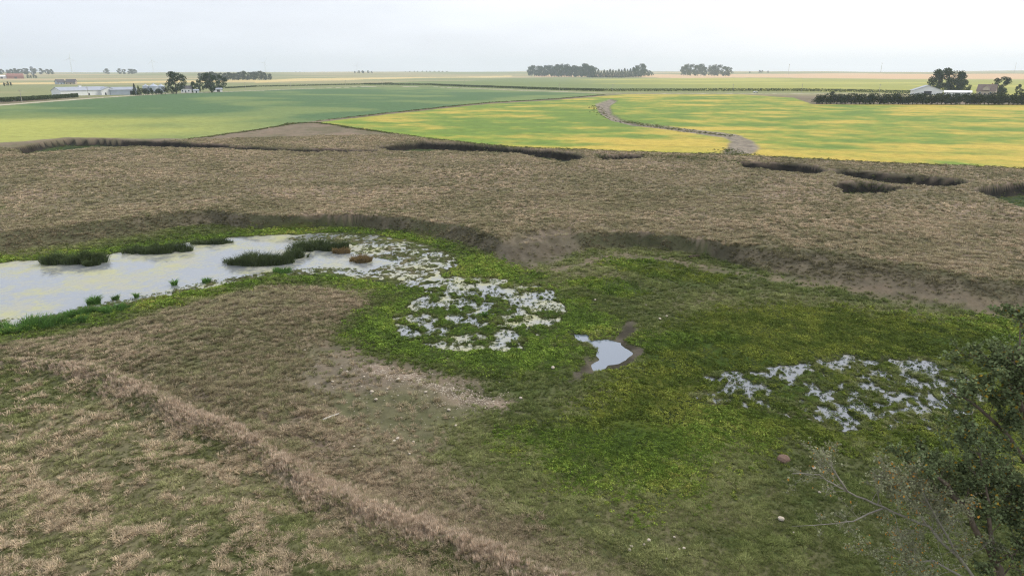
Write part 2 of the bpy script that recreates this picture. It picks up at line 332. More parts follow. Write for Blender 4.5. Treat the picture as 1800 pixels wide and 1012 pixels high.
def height(X, Y, detail=True):
    """ground height and the masks that go with it"""
    X = np.asarray(X, dtype=np.float64); Y = np.asarray(Y, dtype=np.float64)
    wx = X + 0.9 * (fbm(X / 9, Y / 9, 21, 3) - 0.5) * 2; wy = Y + 1.1 * (fbm(X / 9, Y / 9, 22, 3) - 0.5) * 2
    W = {}
    dl = np.maximum(0, -sdf(LOW, wx, wy, 90)); dt = np.maximum(0, -sdf(TERR, wx, wy, 90))
    up = dl / (dl + dt + 1e-6); W['up'] = up
    base = 0.16 + 0.14 * (fbm(X / 6, Y / 6, 31, 3) - 0.5) * 2
    s = sstep(0.0, 1.0, up)
    rough = 0.35 * (fbm(X / 3.5, Y / 3.5, 33, 4) - 0.5) * 2
    z = base + (TERRACE - 0.16 + 0.5 * rough) * s
    z = z + 0.25 * np.clip(4 * up * (1 - up), 0, 1) * (fbm(X / 1.6, Y / 1.6, 35, 3) - 0.5) * 2
    W['bank'] = np.clip(4 * up * (1 - up), 0, 1) * np.clip(12 / (dl + dt + 3), 0, 1)
    z = z + smooth_far(X, Y)
    W['scarp'] = sstep(-0.6, 1.0, sdf(SCARP, wx, wy, 6))
    z = z - 0.5 * W['scarp'] * sstep(0.1, 0.9, up) * (0.6 + 0.8 * vn(X / 1.7, Y / 1.7, 3))
    ch = np.zeros_like(z); cd = np.full(z.shape, -8.0)
    cx = X + 2.0 * (fbm(X / 12, Y / 12, 41, 2) - 0.5) * 2; cy = Y + 2.4 * (fbm(X / 12, Y / 12, 42, 2) - 0.5) * 2
    for p in channels:
        cd = np.maximum(cd, sdf(p, cx, cy, 8))
    ch = sstep(-0.2, 1.2, cd); W['ch'] = ch; W['chd'] = cd
    z = z - 2.4 * ch + 0.7 * ch * fbm(X / 3, Y / 3, 44, 3)
    hs = sstep(-6, 6, sdf(hollow, wx, wy, 8)); z = z - 0.9 * hs; W['hollow'] = hs
    hl = sdf(HILL, wx, wy, 20)
    z = z + (1.25 * sstep(-1, 16, hl) + 0.25 * sstep(-0.5, 3, hl)) * (1 - s); W['hill'] = sstep(-1.2, 1.6, hl)
    bd = pdist(BERM, wx, wy, 8)
    W['berm'] = np.exp(-(bd / 0.7) ** 2); W['bd'] = bd
    z = z + 0.4 * W['berm'] * (0.5 + fbm(X / 2.5, Y / 2.5, 51, 3))
    z = z - 0.22 * np.exp(-((bd - 2.0) / 0.9) ** 2) * (0.5 + vn(X / 3, Y / 3, 52))
    if not detail: return z, W
    d = np.hypot(X, Y)
    # tussocky relief on the dry ground
    tus = (fbm(X / 0.9, Y / 0.9, 61, 3) - 0.5) * 2
    dry = np.maximum(W['hill'], sstep(0.85, 1.0, up)) * (1 - ch); W['tus'] = tus
    z = z + tus * (0.05 + 0.16 * dry) * sstep(260, 120, d)
    # wet ground: hummocks that rise from the water or sink below it
    e1 = fbm(X / 2.2, Y / 2.2, 71, 3); e2 = fbm(X / 0.7, Y / 0.8, 72, 2)
    hm = 0.42 * e1 + 0.58 * e2
    ex = X + 0.8 * (fbm(X / 2, Y / 2, 23, 3) - 0.5) * 2; ey = Y + 0.8 * (fbm(X / 2, Y / 2, 24, 3) - 0.5) * 2
    sp = sdf(POND, ex, ey, 6); sh = sdf(HUMMOCKS, ex, ey, 6); sm = sdf(MARSH, ex, ey, 6); sf = sdf(FEN, ex, ey, 6); so = sdf(POOL, ex, ey, 4)
    op = np.full(z.shape, -4.0)
    for p in OPEN + FEN_OPEN: op = np.maximum(op, sdf(p, ex, ey, 4))
    isl = sstep(-1.5, 1.5, sdf(ISLET, ex, ey, 4))
    flat = sstep(-2.0, 0.4, np.maximum.reduce([sp, sh, sm, sf, so]))
    z = z * (1 - flat) + (0.05 + 0.08 * (hm - 0.5)) * flat
    hum = sstep(-0.5, 0.8, sh)
    pond = sstep(-0.3, 1.2, sp)
    z = z - pond * (0.38 - 0.30 * hum)
    z = z + hum * ((hm - 0.5) * 0.75 + 0.0)
    mm = sstep(-0.6, 1.8, sm)
    z = z + mm * (-0.13 + 0.15 * isl + (hm - 0.5) * 1.3)
    rid = 1 - np.abs(2 * fbm(X / 2.1, Y / 3.0, 75, 3) - 1) * 3.4       # threads of water between the hummocks
    rid2 = 1 - np.abs(2 * fbm(X / 1.3 + 5, Y / 1.7, 77, 2) - 1) * 3.0
    fm = sstep(-1.2, 2.5, sf)
    z = z + fm * (0.015 - 0.13 * sstep(0.45, 0.9, rid2) - 0.17 * sstep(0.4, 0.9, rid) * sstep(0.3, 0.5, fbm(X / 7, Y / 7, 76, 2) + 0.08) + (hm - 0.5) * 0.6)
    z = z - 0.2 * sstep(-0.2, 0.7, op)
    z = z - 0.33 * sstep(-0.15, 0.6, so)
    W.update(pond=pond, hum=hum, marsh=mm, fen=fm, pool=so, flat=flat, hm=hm)
    return z, W

def ground_z(x, y):
    z, _ = height(np.array([float(x)]), np.array([float(y)])); return float(z[0])
def hit(u, v):
    """where the line of sight through a photo pixel meets the bare land"""
    d = ray(u, v); t = np.geomspace(18, 12000, 1500)
    zz = height(d[0] * t, d[1] * t, False)[0]
    below = np.nonzero(CAM_H + d[2] * t < zz)[0]
    if not len(below): return (d[0] * 9000, d[1] * 9000)
    i = max(1, below[0]); lo, hi = t[i - 1], t[i]
    tt = np.linspace(lo, hi, 24); z2 = height(d[0] * tt, d[1] * tt, False)[0]
    j = np.nonzero(CAM_H + d[2] * tt < z2)[0]; t0 = tt[j[0]] if len(j) else hi
    return (d[0] * t0, d[1] * t0)
def hits(pts): return np.array([hit(u, v) for u, v in pts])
def place(u, v):
    x, y = hit(u, v); return Vector((x, y, ground_z(x, y)))

SOY = hits([(556, 216), (660, 231), (760, 245), (900, 259), (1100, 267), (1280, 272), (1330, 275), (1500, 284), (1800, 297), (2300, 322), (2300, 192), (1800, 184), (1430, 184), (1395, 172), (1300, 166), (1100, 166), (1062, 169), (980, 176), (860, 183), (640, 206)])
GREEN_FIELD = hits([(-500, 256), (0, 251), (60, 247), (120, 241), (250, 244), (330, 244), (450, 228), (520, 217), (556, 213), (640, 203), (860, 180), (980, 173), (1062, 166), (1000, 163), (900, 160), (800, 154), (640, 153), (450, 160), (290, 165), (160, 173), (0, 184), (-500, 215)])
GULLY = hits([(1050, 182), (1074, 174), (1082, 177), (1068, 186), (1072, 200), (1095, 212), (1120, 216), (1180, 223), (1240, 231), (1290, 237), (1312, 247), (1326, 259), (1318, 270), (1278, 272), (1292, 250), (1283, 243), (1230, 235), (1180, 228), (1110, 219), (1080, 211), (1056, 196)])
ROAD = hits([(-400, 209), (0, 185), (80, 179), (160, 173), (290, 165), (450, 159.5), (560, 155.5), (640, 152.5), (760, 153), (900, 158.5), (1060, 164), (1200, 164.5), (1400, 164.5), (1600, 168), (1800, 172), (2200, 182)])
BACK_FIELD = hits([(640, 148), (900, 138), (1150, 137.5), (1400, 138), (1800, 140), (2200, 143), (2200, 175), (1800, 168), (1400, 161), (1060, 161), (900, 156), (640, 150)])
PALE_FIELD = hits([(940, 135.5), (1150, 136.8), (1400, 137), (1800, 139), (2200, 141), (2200, 131), (1800, 130), (1500, 129), (1150, 131), (940, 131.5)])
STRAW = [hits(p) for p in [[(-200, 150), (0, 146), (250, 143), (450, 140), (470, 144), (250, 146), (0, 149), (-200, 153)], [(440, 142), (600, 137), (900, 133), (900, 135.5), (640, 140), (450, 146)]]]

def fields(X, Y, W, z):
    """colour of the ground: what grows on it or lies bare, with some sun and shade put in"""
    d = np.hypot(X, Y); n = len(X)
    c = lambda r, g, b: lin(r, g, b)[None, :]
    def mix(A, B, t): return A * (1 - t[:, None]) + B * t[:, None]
    f1 = fbm(X / 9, Y / 9, 81, 4); f2 = fbm(X / 1.3, Y / 1.3, 82, 3); f3 = fbm(X / 38, Y / 38, 83, 3)
    k = lambda f, a=0.38, b=0.62: sstep(a, b, f)
    # low pasture: short grey-green grass
    col = mix(np.repeat(c(86, 90, 58), n, 0), c(106, 102, 76), k(f1)); col = mix(col, c(72, 88, 42), k(f2, 0.5, 0.75) * 0.7)
    # dry upland and terrace
    dry = mix(np.repeat(c(116, 107, 86), n, 0), c(130, 116, 99), k(f1)); dry = mix(dry, c(92, 95, 64), k(f2, 0.42, 0.62) * (0.8 - 0.45 * sstep(0.8, 1.0, W['up'])))
    dry = mix(dry, c(140, 122, 106), k(fbm(X / 14, Y / 14, 85, 3), 0.5, 0.7) * 0.6)
    dry = mix(dry, mix(np.repeat(c(84, 92, 54), n, 0), c(104, 102, 74), k(f1)), 0.75 * sstep(-0.5, 1.5, sdf(NEAR_SLOPE, X, Y, 4)))
    col = mix(col, dry, np.maximum(W['hill'], sstep(0.75, 1.0, W['up'])))
    # banks: dark grazed slope with bare soil
    bank = mix(np.repeat(c(88, 83, 66), n, 0), c(106, 98, 81), k(f2, 0.42, 0.6)); bank = mix(bank, c(80, 84, 54), k(f1, 0.42, 0.6) * 0.6)
    col = mix(col, bank, np.clip(W['bank'] * 1.25, 0, 1))
    col = mix(col, mix(np.repeat(c(108, 99, 86), n, 0), c(84, 76, 64), k(f2)), W['scarp'] * 0.65)
    # channel: soil walls, their backlit shade darkened into the colour; weedy floor
    fl = mix(np.repeat(c(64, 78, 40), n, 0), c(50, 62, 34), k(f2))
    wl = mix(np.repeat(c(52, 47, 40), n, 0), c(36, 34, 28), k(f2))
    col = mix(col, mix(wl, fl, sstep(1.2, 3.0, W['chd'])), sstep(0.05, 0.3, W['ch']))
    col = mix(col, c(92, 112, 50), W['hollow'] * 0.7 * sstep(0.6, 0.9, W['hollow']))
    # lush wet ground
    lush = np.full(n, -6.0)
    ex = X + 1.2 * (fbm(X / 2.5, Y / 2.5, 25, 3) - 0.5) * 2; ey = Y + 1.2 * (fbm(X / 2.5, Y / 2.5, 26, 3) - 0.5) * 2
    for p in LUSH: lush = np.maximum(lush, sdf(p, ex, ey, 6))
    W['lush'] = np.maximum(sstep(-2.5, 2.5, lush + 2.2 * (f1 - 0.5) * 2) * (1 - sstep(0.2, 0.5, W['up'])), W['marsh'])
    scr = np.full(n, -4.0)
    for p in SCRUB: scr = np.maximum(scr, sdf(p, ex, ey, 4))
    W['scrub'] = sstep(-0.8, 0.8, scr)
    wet = mix(np.repeat(c(62, 80, 30), n, 0), c(88, 94, 38), k(f1)); wet = mix(wet, c(48, 58, 26), k(f2, 0.45, 0.65))
    col = mix(col, wet, np.maximum(W['lush'], 0.7 * W['scrub']))
    mudc = mix(np.repeat(c(88, 82, 72), n, 0), c(64, 60, 50), k(f2))
    col = mix(col, mudc, (sstep(-0.3, 0.6, sdf(MUD, ex, ey, 4)))); W['mud'] = sstep(-0.3, 0.6, sdf(MUD, ex, ey, 4))
    under = sstep(0.1, 0.0, z) * W['flat']
    col = mix(col, mix(np.repeat(c(84, 80, 62), n, 0), c(66, 66, 48), k(f2)), under * 0.85)
    # bare and stony ground, trodden paths
    st = sstep(-2.2, 1.2, sdf(STONY, ex, ey, 6)); W['stony'] = st
    col = mix(col, mix(np.repeat(c(116, 106, 92), n, 0), c(96, 96, 70), k(f1)), st * 0.85)
    sc_ = np.exp(-(pdist(SCAR, ex, ey, 8) / 1.1) ** 2); W['scar'] = sc_
    col = mix(col, mix(np.repeat(c(146, 130, 114), n, 0), c(118, 106, 92), k(f2)), sc_ * 0.8)
    pt = np.zeros(n)
    for i, p in enumerate(PATH): pt = np.maximum(pt, np.exp(-(pdist(p, ex, ey, 10) / (1.3, 1.2, 2.4, 0.9)[i]) ** 2))
    W['path'] = pt
    col = mix(col, mix(np.repeat(c(124, 110, 94), n, 0), c(104, 96, 80), k(f2)), pt * 0.7)
    col = mix(col, mix(np.repeat(c(150, 132, 116), n, 0), c(126, 110, 96), k(f2)), W['berm'] * 0.8)
    # fields
    wx = X + 1.5 * (f1 - 0.5); wy = Y + 1.5 * (f2 - 0.5)
    far = sstep(850, 1000, d)
    ff = mix(np.repeat(c(158, 150, 112), n, 0), c(134, 138, 96), k(fbm(X / 700, Y / 350, 91, 3), 0.44, 0.56))
    ff = mix(ff, c(182, 164, 124), k(fbm(X / 900 + 5, Y / 300, 92, 2), 0.55, 0.65))
    offroad = sstep(620, 760, d) * (Y > 0)
    col = mix(col, ff, offroad)
    g = sstep(-1, 1, sdf(GREEN_FIELD, wx, wy, 10)); W['green_field'] = g
    gc = mix(np.repeat(c(88, 114, 76), n, 0), c(118, 134, 84), k(fbm(X / 60, Y / 60, 93, 4), 0.45, 0.68))
    gc = mix(gc, c(172, 172, 92), sstep(150, 50, np.hypot(X + 225, Y - 235) + 60 * (f3 - 0.5)) * 0.85)  # bright yellow patch: sunlight through a cloud break, put into the field colour
    col = mix(col, gc, g)
    s = sstep(-1, 1, sdf(SOY, wx, wy, 10)); W['soy'] = s
    q = 0.45 * fbm(X / 20 + 1.7, Y / 18, 95, 5) + 0.25 * fbm(X / 60, Y / 22, 96, 4) + 0.30 * fbm(X / 120, Y / 80, 98, 3)
    rows = 0.5 + 0.5 * np.sin((Y * 0.985 + X * 0.17) / 4.2)
    q = q + 0.035 * (rows - 0.5) * sstep(900, 250, d)
    edge = np.exp(-np.maximum(sdf(SOY, X, Y, 40), 0) / 9)
    q = q + 0.10 * (fbm(X / 5, Y / 5, 99, 3) - 0.5) * 2
    sy = mix(np.repeat(c(120, 142, 66), n, 0), c(188, 167, 82), k(q, 0.41, 0.64)); sy = mix(sy, c(104, 128, 64), sstep(0.46, 0.36, q) * 0.7)
    lane = np.mod(Y * 0.97 + X * 0.24 + 2.0 * (f3 - 0.5), 27.0); sy = mix(sy, c(110, 124, 66), 0.4 * np.exp(-((lane - 13) / 1.3) ** 2) * sstep(520, 380, d))
    sy = mix(sy, c(128, 152, 56), edge * 0.6 * k(f3, 0.3, 0.6))
    col = mix(col, sy, s)
    gl = sstep(-2.2, -0.4, sdf(GULLY, wx, wy, 10)); W['gully'] = gl
    col = mix(col, mix(np.repeat(c(148, 138, 122), n, 0), c(122, 114, 101), k(f2)), gl)
    b = sstep(-3, 3, sdf(BACK_FIELD, wx, wy, 30))
    bc = mix(np.repeat(c(120, 132, 84), n, 0), c(158, 158, 82), sstep(60, 420, X) * 0.9); bc = mix(bc, c(176, 172, 92), k(fbm(X / 240, Y / 120, 97, 3), 0.5, 0.65) * sstep(0, 300, X))
    col = mix(col, bc, b)
    col = mix(col, np.repeat(c(208, 174, 136), n, 0), sstep(-5, 5, sdf(PALE_FIELD, X, Y, 30)))
    for p in STRAW: col = mix(col, np.repeat(c(206, 184, 128), n, 0), sstep(-4, 4, sdf(p, X, Y, 30)))
    rd = pdist(ROAD, X, Y, 30)
    col = mix(col, c(120, 124, 84), sstep(9, 6, rd)); col = mix(col, c(196, 186, 168), sstep(3.6, 2.6, rd)); W['rd'] = rd
    return col

# ------------------------------------------------------------------ ground sheet
def ground_sheet():
    dense = np.radians(np.linspace(-46, 46, 900)); rest = np.radians(np.linspace(46, 314, 70))[1:-1]
    az = np.concatenate([dense, rest]); na = len(az)
    r = np.concatenate([[0.5, 2, 4, 6, 8, 10, 12, 14, 16], 17.0 * (72 / 17.0) ** np.linspace(0, 1, 300), np.linspace(72, 112, 130)[1:], np.linspace(112, 170, 90)[1:], np.linspace(170, 250, 190)[1:], np.geomspace(250, 1000, 190)[1:], np.geomspace(1000, 9000, 130)[1:]])
    R, A = np.meshgrid(r, az, indexing='ij')
    X, Y = (R * np.sin(A)).ravel(), (R * np.cos(A)).ravel()
    z, W = height(X, Y)
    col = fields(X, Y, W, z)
    z = z - 0.9 * W['gully'] * sstep(260, 300, np.hypot(X, Y))
    nr = len(r)
    i, j = np.meshgrid(np.arange(nr - 1), np.arange(na), indexing='ij'); j2 = (j + 1) % na
    F = np.stack([i * na + j, (i + 1) * na + j, (i + 1) * na + j2, i * na + j2], -1).reshape(-1, 4)
    F = F[:, ::-1]
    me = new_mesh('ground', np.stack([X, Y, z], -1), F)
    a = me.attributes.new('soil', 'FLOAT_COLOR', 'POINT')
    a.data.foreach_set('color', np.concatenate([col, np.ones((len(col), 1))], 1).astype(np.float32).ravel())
    m = bpy.data.materials.new('ground'); m.use_nodes = True
    t = m.node_tree; b = t.nodes['Principled BSDF']; n = t.nodes.new; L = t.links.new
    b.inputs['Roughness'].default_value = 0.95; b.inputs['Specular IOR Level'].default_value = 0.1
    at = n('ShaderNodeAttribute'); at.attribute_name = 'soil'
    g = n('ShaderNodeNewGeometry')
    n1 = n('ShaderNodeTexNoise'); n1.inputs['Scale'].default_value = 2.6; n1.inputs['Detail'].default_value = 6; n1.inputs['Roughness'].default_value = 0.7
    n2 = n('ShaderNodeTexNoise'); n2.inputs['Scale'].default_value = 0.35; n2.inputs['Detail'].default_value = 5; n2.inputs['Roughness'].default_value = 0.7
    L(g.outputs['Position'], n1.inputs[0]); L(g.outputs['Position'], n2.inputs[0])
    ad = n('ShaderNodeMath'); ad.operation = 'ADD'; L(n1.outputs[0], ad.inputs[0]); L(n2.outputs[0], ad.inputs[1])
    mr = n('ShaderNodeMapRange'); mr.inputs[1].default_value = 0.7; mr.inputs[2].default_value = 1.3; mr.inputs[3].default_value = 0.72; mr.inputs[4].default_value = 1.24
    L(ad.outputs[0], mr.inputs[0])
    vs = n('ShaderNodeVectorMath'); vs.operation = 'SCALE'; L(at.outputs['Color'], vs.inputs[0]); L(mr.outputs[0], vs.inputs['Scale'])
    L(vs.outputs[0], b.inputs['Base Color'])
    bp = n('ShaderNodeBump'); bp.inputs['Strength'].default_value = 0.5; bp.inputs['Distance'].default_value = 0.12
    L(n1.outputs[0], bp.inputs['Height']); L(bp.outputs[0], b.inputs['Normal'])
    o = link('ground', me, m, smooth=True)
    tag(o, kind='structure')
ground_sheet()

# ------------------------------------------------------------------ water
def water_material(name, scum, body, tint, lo, hi, scale):
    m = bpy.data.materials.new(name); m.use_nodes = True
    t = m.node_tree; t.nodes.clear(); n = t.nodes.new; L = t.links.new
    out = n('ShaderNodeOutputMaterial'); gl = n('ShaderNodeBsdfGlossy'); di = n('ShaderNodeBsdfDiffuse'); mx = n('ShaderNodeMixShader')
    fr = n('ShaderNodeFresnel'); fr.inputs[0].default_value = 2.3
    gl.inputs['Roughness'].default_value = 0.06; gl.inputs['Color'].default_value = (*tint, 1); di.inputs[0].default_value = (*body, 1)
    g = n('ShaderNodeNewGeometry')
    rp = n('ShaderNodeTexNoise'); rp.inputs['Scale'].default_value = 3.0; rp.inputs['Detail'].default_value = 3; L(g.outputs['Position'], rp.inputs[0])
    bp = n('ShaderNodeBump'); bp.inputs['Strength'].default_value = 0.04; bp.inputs['Distance'].default_value = 0.05; L(rp.outputs[0], bp.inputs['Height']); L(bp.outputs[0], gl.inputs['Normal'])
    L(fr.outputs[0], mx.inputs[0]); L(di.outputs[0], mx.inputs[1]); L(gl.outputs[0], mx.inputs[2])
    al = n('ShaderNodeBsdfDiffuse'); m2 = n('ShaderNodeMixShader')
    n1 = n('ShaderNodeTexNoise'); n1.inputs['Scale'].default_value = scale; n1.inputs['Detail'].default_value = 9; n1.inputs['Roughness'].default_value = 0.72; n1.inputs['Distortion'].default_value = 0.15
    L(g.outputs['Position'], n1.inputs[0])
    n3 = n('ShaderNodeTexNoise'); n3.inputs['Scale'].default_value = scale * 11; n3.inputs['Detail'].default_value = 6; n3.inputs['Roughness'].default_value = 0.7; L(g.outputs['Position'], n3.inputs[0])
    ma = n('ShaderNodeMath'); ma.operation = 'MULTIPLY_ADD'; ma.inputs[1].default_value = 0.45; L(n3.outputs[0], ma.inputs[0]); mb_ = n('ShaderNodeMath'); mb_.operation = 'SUBTRACT'; mb_.inputs[1].default_value = 0.225; L(n1.outputs[0], mb_.inputs[0]); L(mb_.outputs[0], ma.inputs[2])
    mr = n('ShaderNodeMapRange'); mr.inputs[1].default_value = lo; mr.inputs[2].default_value = hi; mr.inputs[4].default_value = 0.9; L(ma.outputs[0], mr.inputs[0])
    n2 = n('ShaderNodeTexNoise'); n2.inputs['Scale'].default_value = scale * 3.2; n2.inputs['Detail'].default_value = 6; L(g.outputs['Position'], n2.inputs[0])
    cm = n('ShaderNodeMix'); cm.data_type = 'RGBA'; cm.inputs[6].default_value = (*scum[0], 1); cm.inputs[7].default_value = (*scum[1], 1)
    r2 = n('ShaderNodeMapRange'); r2.inputs[1].default_value = 0.4; r2.inputs[2].default_value = 0.62; L(n2.outputs[0], r2.inputs[0]); L(r2.outputs[0], cm.inputs[0]); L(cm.outputs[2], al.inputs[0])
    L(mr.outputs[0], m2.inputs[0]); L(mx.outputs[0], m2.inputs[1]); L(al.outputs[0], m2.inputs[2]); L(m2.outputs[0], out.inputs[0])
    return m
M_POND = water_material('scummed_water', (lin(170, 169, 154), lin(176, 175, 136)), lin(132, 136, 138), (0.9, 0.92, 0.96), 0.44, 0.60, 0.13)
M_FEN = water_material('still_water', (lin(156, 154, 146), lin(142, 142, 128)), lin(106, 110, 114), (0.82, 0.85, 0.9), 0.5, 0.7, 0.5)
M_POOL = water_material('clear_water', (lin(150, 150, 130), lin(140, 140, 120)), lin(110, 120, 132), (0.95, 0.97, 1.0), 0.68, 0.8, 0.5)
def water(name, polys, mat, grow):
    allp = np.concatenate(polys); c = allp.mean(0)
    x0, x1 = allp[:, 0].min() - grow, allp[:, 0].max() + grow; y0, y1 = allp[:, 1].min() - grow, allp[:, 1].max() + grow
    s = 0.8; xs = np.arange(x0, x1, s); ys = np.arange(y0, y1, s)
    gx, gy = np.meshgrid(xs, ys, indexing='ij'); keep = np.zeros(gx.shape, bool)
    for p in polys: keep |= sdf(p, gx + s / 2, gy + s / 2, 6) > -grow
    idx = np.argwhere(keep[:-1, :-1]); ny = len(ys)
    i, j = idx[:, 0], idx[:, 1]
    F = np.stack([i * ny + j, (i + 1) * ny + j, (i + 1) * ny + j + 1, i * ny + j + 1], -1)
    used, inv = np.unique(F, return_inverse=True)
    V = np.stack([gx.ravel()[used], gy.ravel()[used], np.zeros(len(used))], -1)
    o = link(name, new_mesh(name, V, inv.reshape(-1, 4)), mat); tag(o, kind='structure')
water('pond_water', [POND, HUMMOCKS, MARSH, OPEN[2]], M_POND, 1.6)
water('fen_water', [FEN], M_FEN, 1.6)
water('pool_water', [POOL], M_POOL, 1.2)

# ------------------------------------------------------------------ grass, marsh plants and weeds
def blade_mesh(name, n, R, bend, w, seed, up=(0.6, 1.0)):
    g = np.random.default_rng(seed); V = []; Fq = []
    for i in range(n):
        a = g.uniform(0, 2 * math.pi); rr = R * math.sqrt(g.uniform(0, 1)); bx, by = rr * math.cos(a), rr * math.sin(a)
        b = a + g.normal(0, 0.7); h = g.uniform(*up); l = bend * g.uniform(0.3, 1.2)
        dx, dy = math.cos(b), math.sin(b); sx, sy = -dy * w / 2, dx * w / 2
        k = len(V)
        V += [(bx - sx, by - sy, -0.12), (bx + sx, by + sy, -0.12), (bx + dx * l * 0.35 - sx * .8, by + dy * l * 0.35 - sy * .8, h * 0.62), (bx + dx * l * 0.35 + sx * .8, by + dy * l * 0.35 + sy * .8, h * 0.62), (bx + dx * l - sx * .15, by + dy * l - sy * .15, h * (1 - 0.25 * l)), (bx + dx * l + sx * .15, by + dy * l + sy * .15, h * (1 - 0.25 * l))]
        Fq += [(k, k + 1, k + 3, k + 2), (k + 2, k + 3, k + 5, k + 4)]
    me = new_mesh(name, V, np.array(Fq)); set_tone(me, 1, np.repeat(g.uniform(0, 1, n), 2)); return me

def quad_cloud(name, C, size, seed, flat=0.0, aspect=0.62):
    """small leaf faces at the points C, turned every way (flat > 0: lying more level)"""
    g = np.random.default_rng(seed); n = len(C); C = np.asarray(C, dtype=np.float64)
    nrm = g.normal(size=(n, 3)); nrm[:, 2] = np.abs(nrm[:, 2]) + flat; nrm /= np.linalg.norm(nrm, axis=1)[:, None]
    a = np.cross(nrm, g.normal(size=(n, 3))); a /= np.linalg.norm(a, axis=1)[:, None]; b = np.cross(nrm, a)
    s = (size * g.uniform(0.6, 1.35, n))[:, None] if np.ndim(size) == 0 else (size * g.uniform(0.6, 1.35, n))[:, None]
    V = np.stack([C - a * s * 0.5, C + b * s * 0.5 * aspect, C + a * s * 0.5, C - b * s * 0.5 * aspect], 1).reshape(-1, 3)
    me = new_mesh(name, V, np.arange(4 * n).reshape(-1, 4)); set_tone(me, 1, g.uniform(0, 1, n)); return me

def dome_points(n, seed, R=0.5, h=0.5):
    g = np.random.default_rng(seed); a = g.uniform(0, 2 * math.pi, n); r = R * np.sqrt(g.uniform(0, 1, n))
    z = h * np.sqrt(np.maximum(0, 1 - (r / R) ** 2)) * g.uniform(0.25, 1, n)
    return np.stack([r * np.cos(a), r * np.sin(a), z], -1)

M_PLANT = leaf_material('scattered_plants', (0.1, 0.1, 0.1), 0.42, 0.22, attr='tint')
def proto_set(cname, meshes):
    c = bpy.data.collections.new(cname)
    for me in meshes:
        me.materials.append(M_PLANT); o = bpy.data.objects.new(me.name, me); c.objects.link(o)
    return c
P_TUFT = proto_set('tuft_kinds', [blade_mesh('tuft_blades', 26, 0.42, 0.75, 0.085, 100 + i) for i in range(4)])
P_LEAF = proto_set('leafy_kinds', [quad_cloud('leafy_clump', dome_points(34, 200 + i, 0.55, 0.55), 0.27, 210 + i, 0.5) for i in range(4)])
P_TALL = proto_set('tall_kinds', [blade_mesh('tall_blades', 22, 0.3, 0.35, 0.055, 300 + i, (0.7, 1.1)) for i in range(3)])

def scatter(name, X, Y, z, scl, tint, protos, label, cat, sink=0.0):
    me = bpy.data.meshes.new(name); n = len(X)
    me.vertices.add(n); me.vertices.foreach_set('co', np.stack([X, Y, z - sink], -1).astype(np.float32).ravel())
    g = np.random.default_rng(n)
    def att(nm, ty, key, arr):
        a = me.attributes.new(nm, ty, 'POINT'); a.data.foreach_set(key, np.asarray(arr, dtype=np.float32).ravel())
    att('scl', 'FLOAT_VECTOR', 'vector', scl)
    att('rot', 'FLOAT_VECTOR', 'vector', np.stack([g.normal(0, 0.12, n), g.normal(0, 0.12, n), g.uniform(0, 6.28, n)], -1))
    att('tint', 'FLOAT_COLOR', 'color', np.concatenate([tint, np.ones((n, 1))], 1))
    a = me.attributes.new('pick', 'INT', 'POINT'); a.data.foreach_set('value', g.integers(0, 12, n).astype(np.int32))
    ng = bpy.data.node_groups.new(name, 'GeometryNodeTree')
    ng.interface.new_socket('Geometry', in_out='INPUT', socket_type='NodeSocketGeometry'); ng.interface.new_socket('Geometry', in_out='OUTPUT', socket_type='NodeSocketGeometry')
    nn = ng.nodes.new; L = ng.links.new
    gi, go = nn('NodeGroupInput'), nn('NodeGroupOutput'); ip = nn('GeometryNodeInstanceOnPoints'); ci = nn('GeometryNodeCollectionInfo')
    ci.inputs['Collection'].default_value = protos; ci.inputs['Separate Children'].default_value = True; ci.inputs['Reset Children'].default_value = True
    def na(nm, ty):
        q = nn('GeometryNodeInputNamedAttribute'); q.data_type = ty; q.inputs['Name'].default_value = nm
        return next(o for o in q.outputs if o.enabled and o.name == 'Attribute')
    er = nn('FunctionNodeEulerToRotation'); L(na('rot', 'FLOAT_VECTOR'), er.inputs[0])
    L(gi.outputs[0], ip.inputs['Points']); L(ci.outputs[0], ip.inputs['Instance']); ip.inputs['Pick Instance'].default_value = True
    L(na('pick', 'INT'), ip.inputs['Instance Index']); L(er.outputs[0], ip.inputs['Rotation']); L(na('scl', 'FLOAT_VECTOR'), ip.inputs['Scale'])
    L(ip.outputs[0], go.inputs[0])
    o = link(name, me); md = o.modifiers.new('scatter', 'NODES'); md.node_group = ng
    tag(o, label, cat, kind='stuff'); return o

def sector(r0, r1, dens, half=41):
    a = math.radians(half); n = int(dens * a * (r1 ** 2 - r0 ** 2))
    r = np.sqrt(rng.uniform(r0 ** 2, r1 ** 2, n)); t = rng.uniform(-a, a, n)
    return r * np.sin(t), r * np.cos(t)
bands = [(17, 40, 72, 0.66), (40, 70, 34, 0.84), (70, 120, 15, 1.1), (120, 240, 5.0, 1.4)]
PX, PY, PS = [], [], []
for r0, r1, dn, sc_ in bands:
    x, y = sector(r0, r1, dn, 46 if r0 < 60 else 41); PX.append(x); PY.append(y); PS.append(np.full(len(x), sc_))
PX, PY, PS = np.concatenate(PX), np.concatenate(PY), np.concatenate(PS)
PZ, PW = height(PX, PY)
fields(PX, PY, PW, PZ)
U = rng.uniform(0, 1, len(PX)); G1 = fbm(PX / 9, PY / 9, 81, 4); G2 = fbm(PX / 1.3, PY / 1.3, 82, 3); G3 = fbm(PX / 14, PY / 14, 85, 3); TN = PW['tus']
CR = PW['ch']; crop = np.maximum.reduce([PW['soy'], PW['green_field'], PW['gully']])
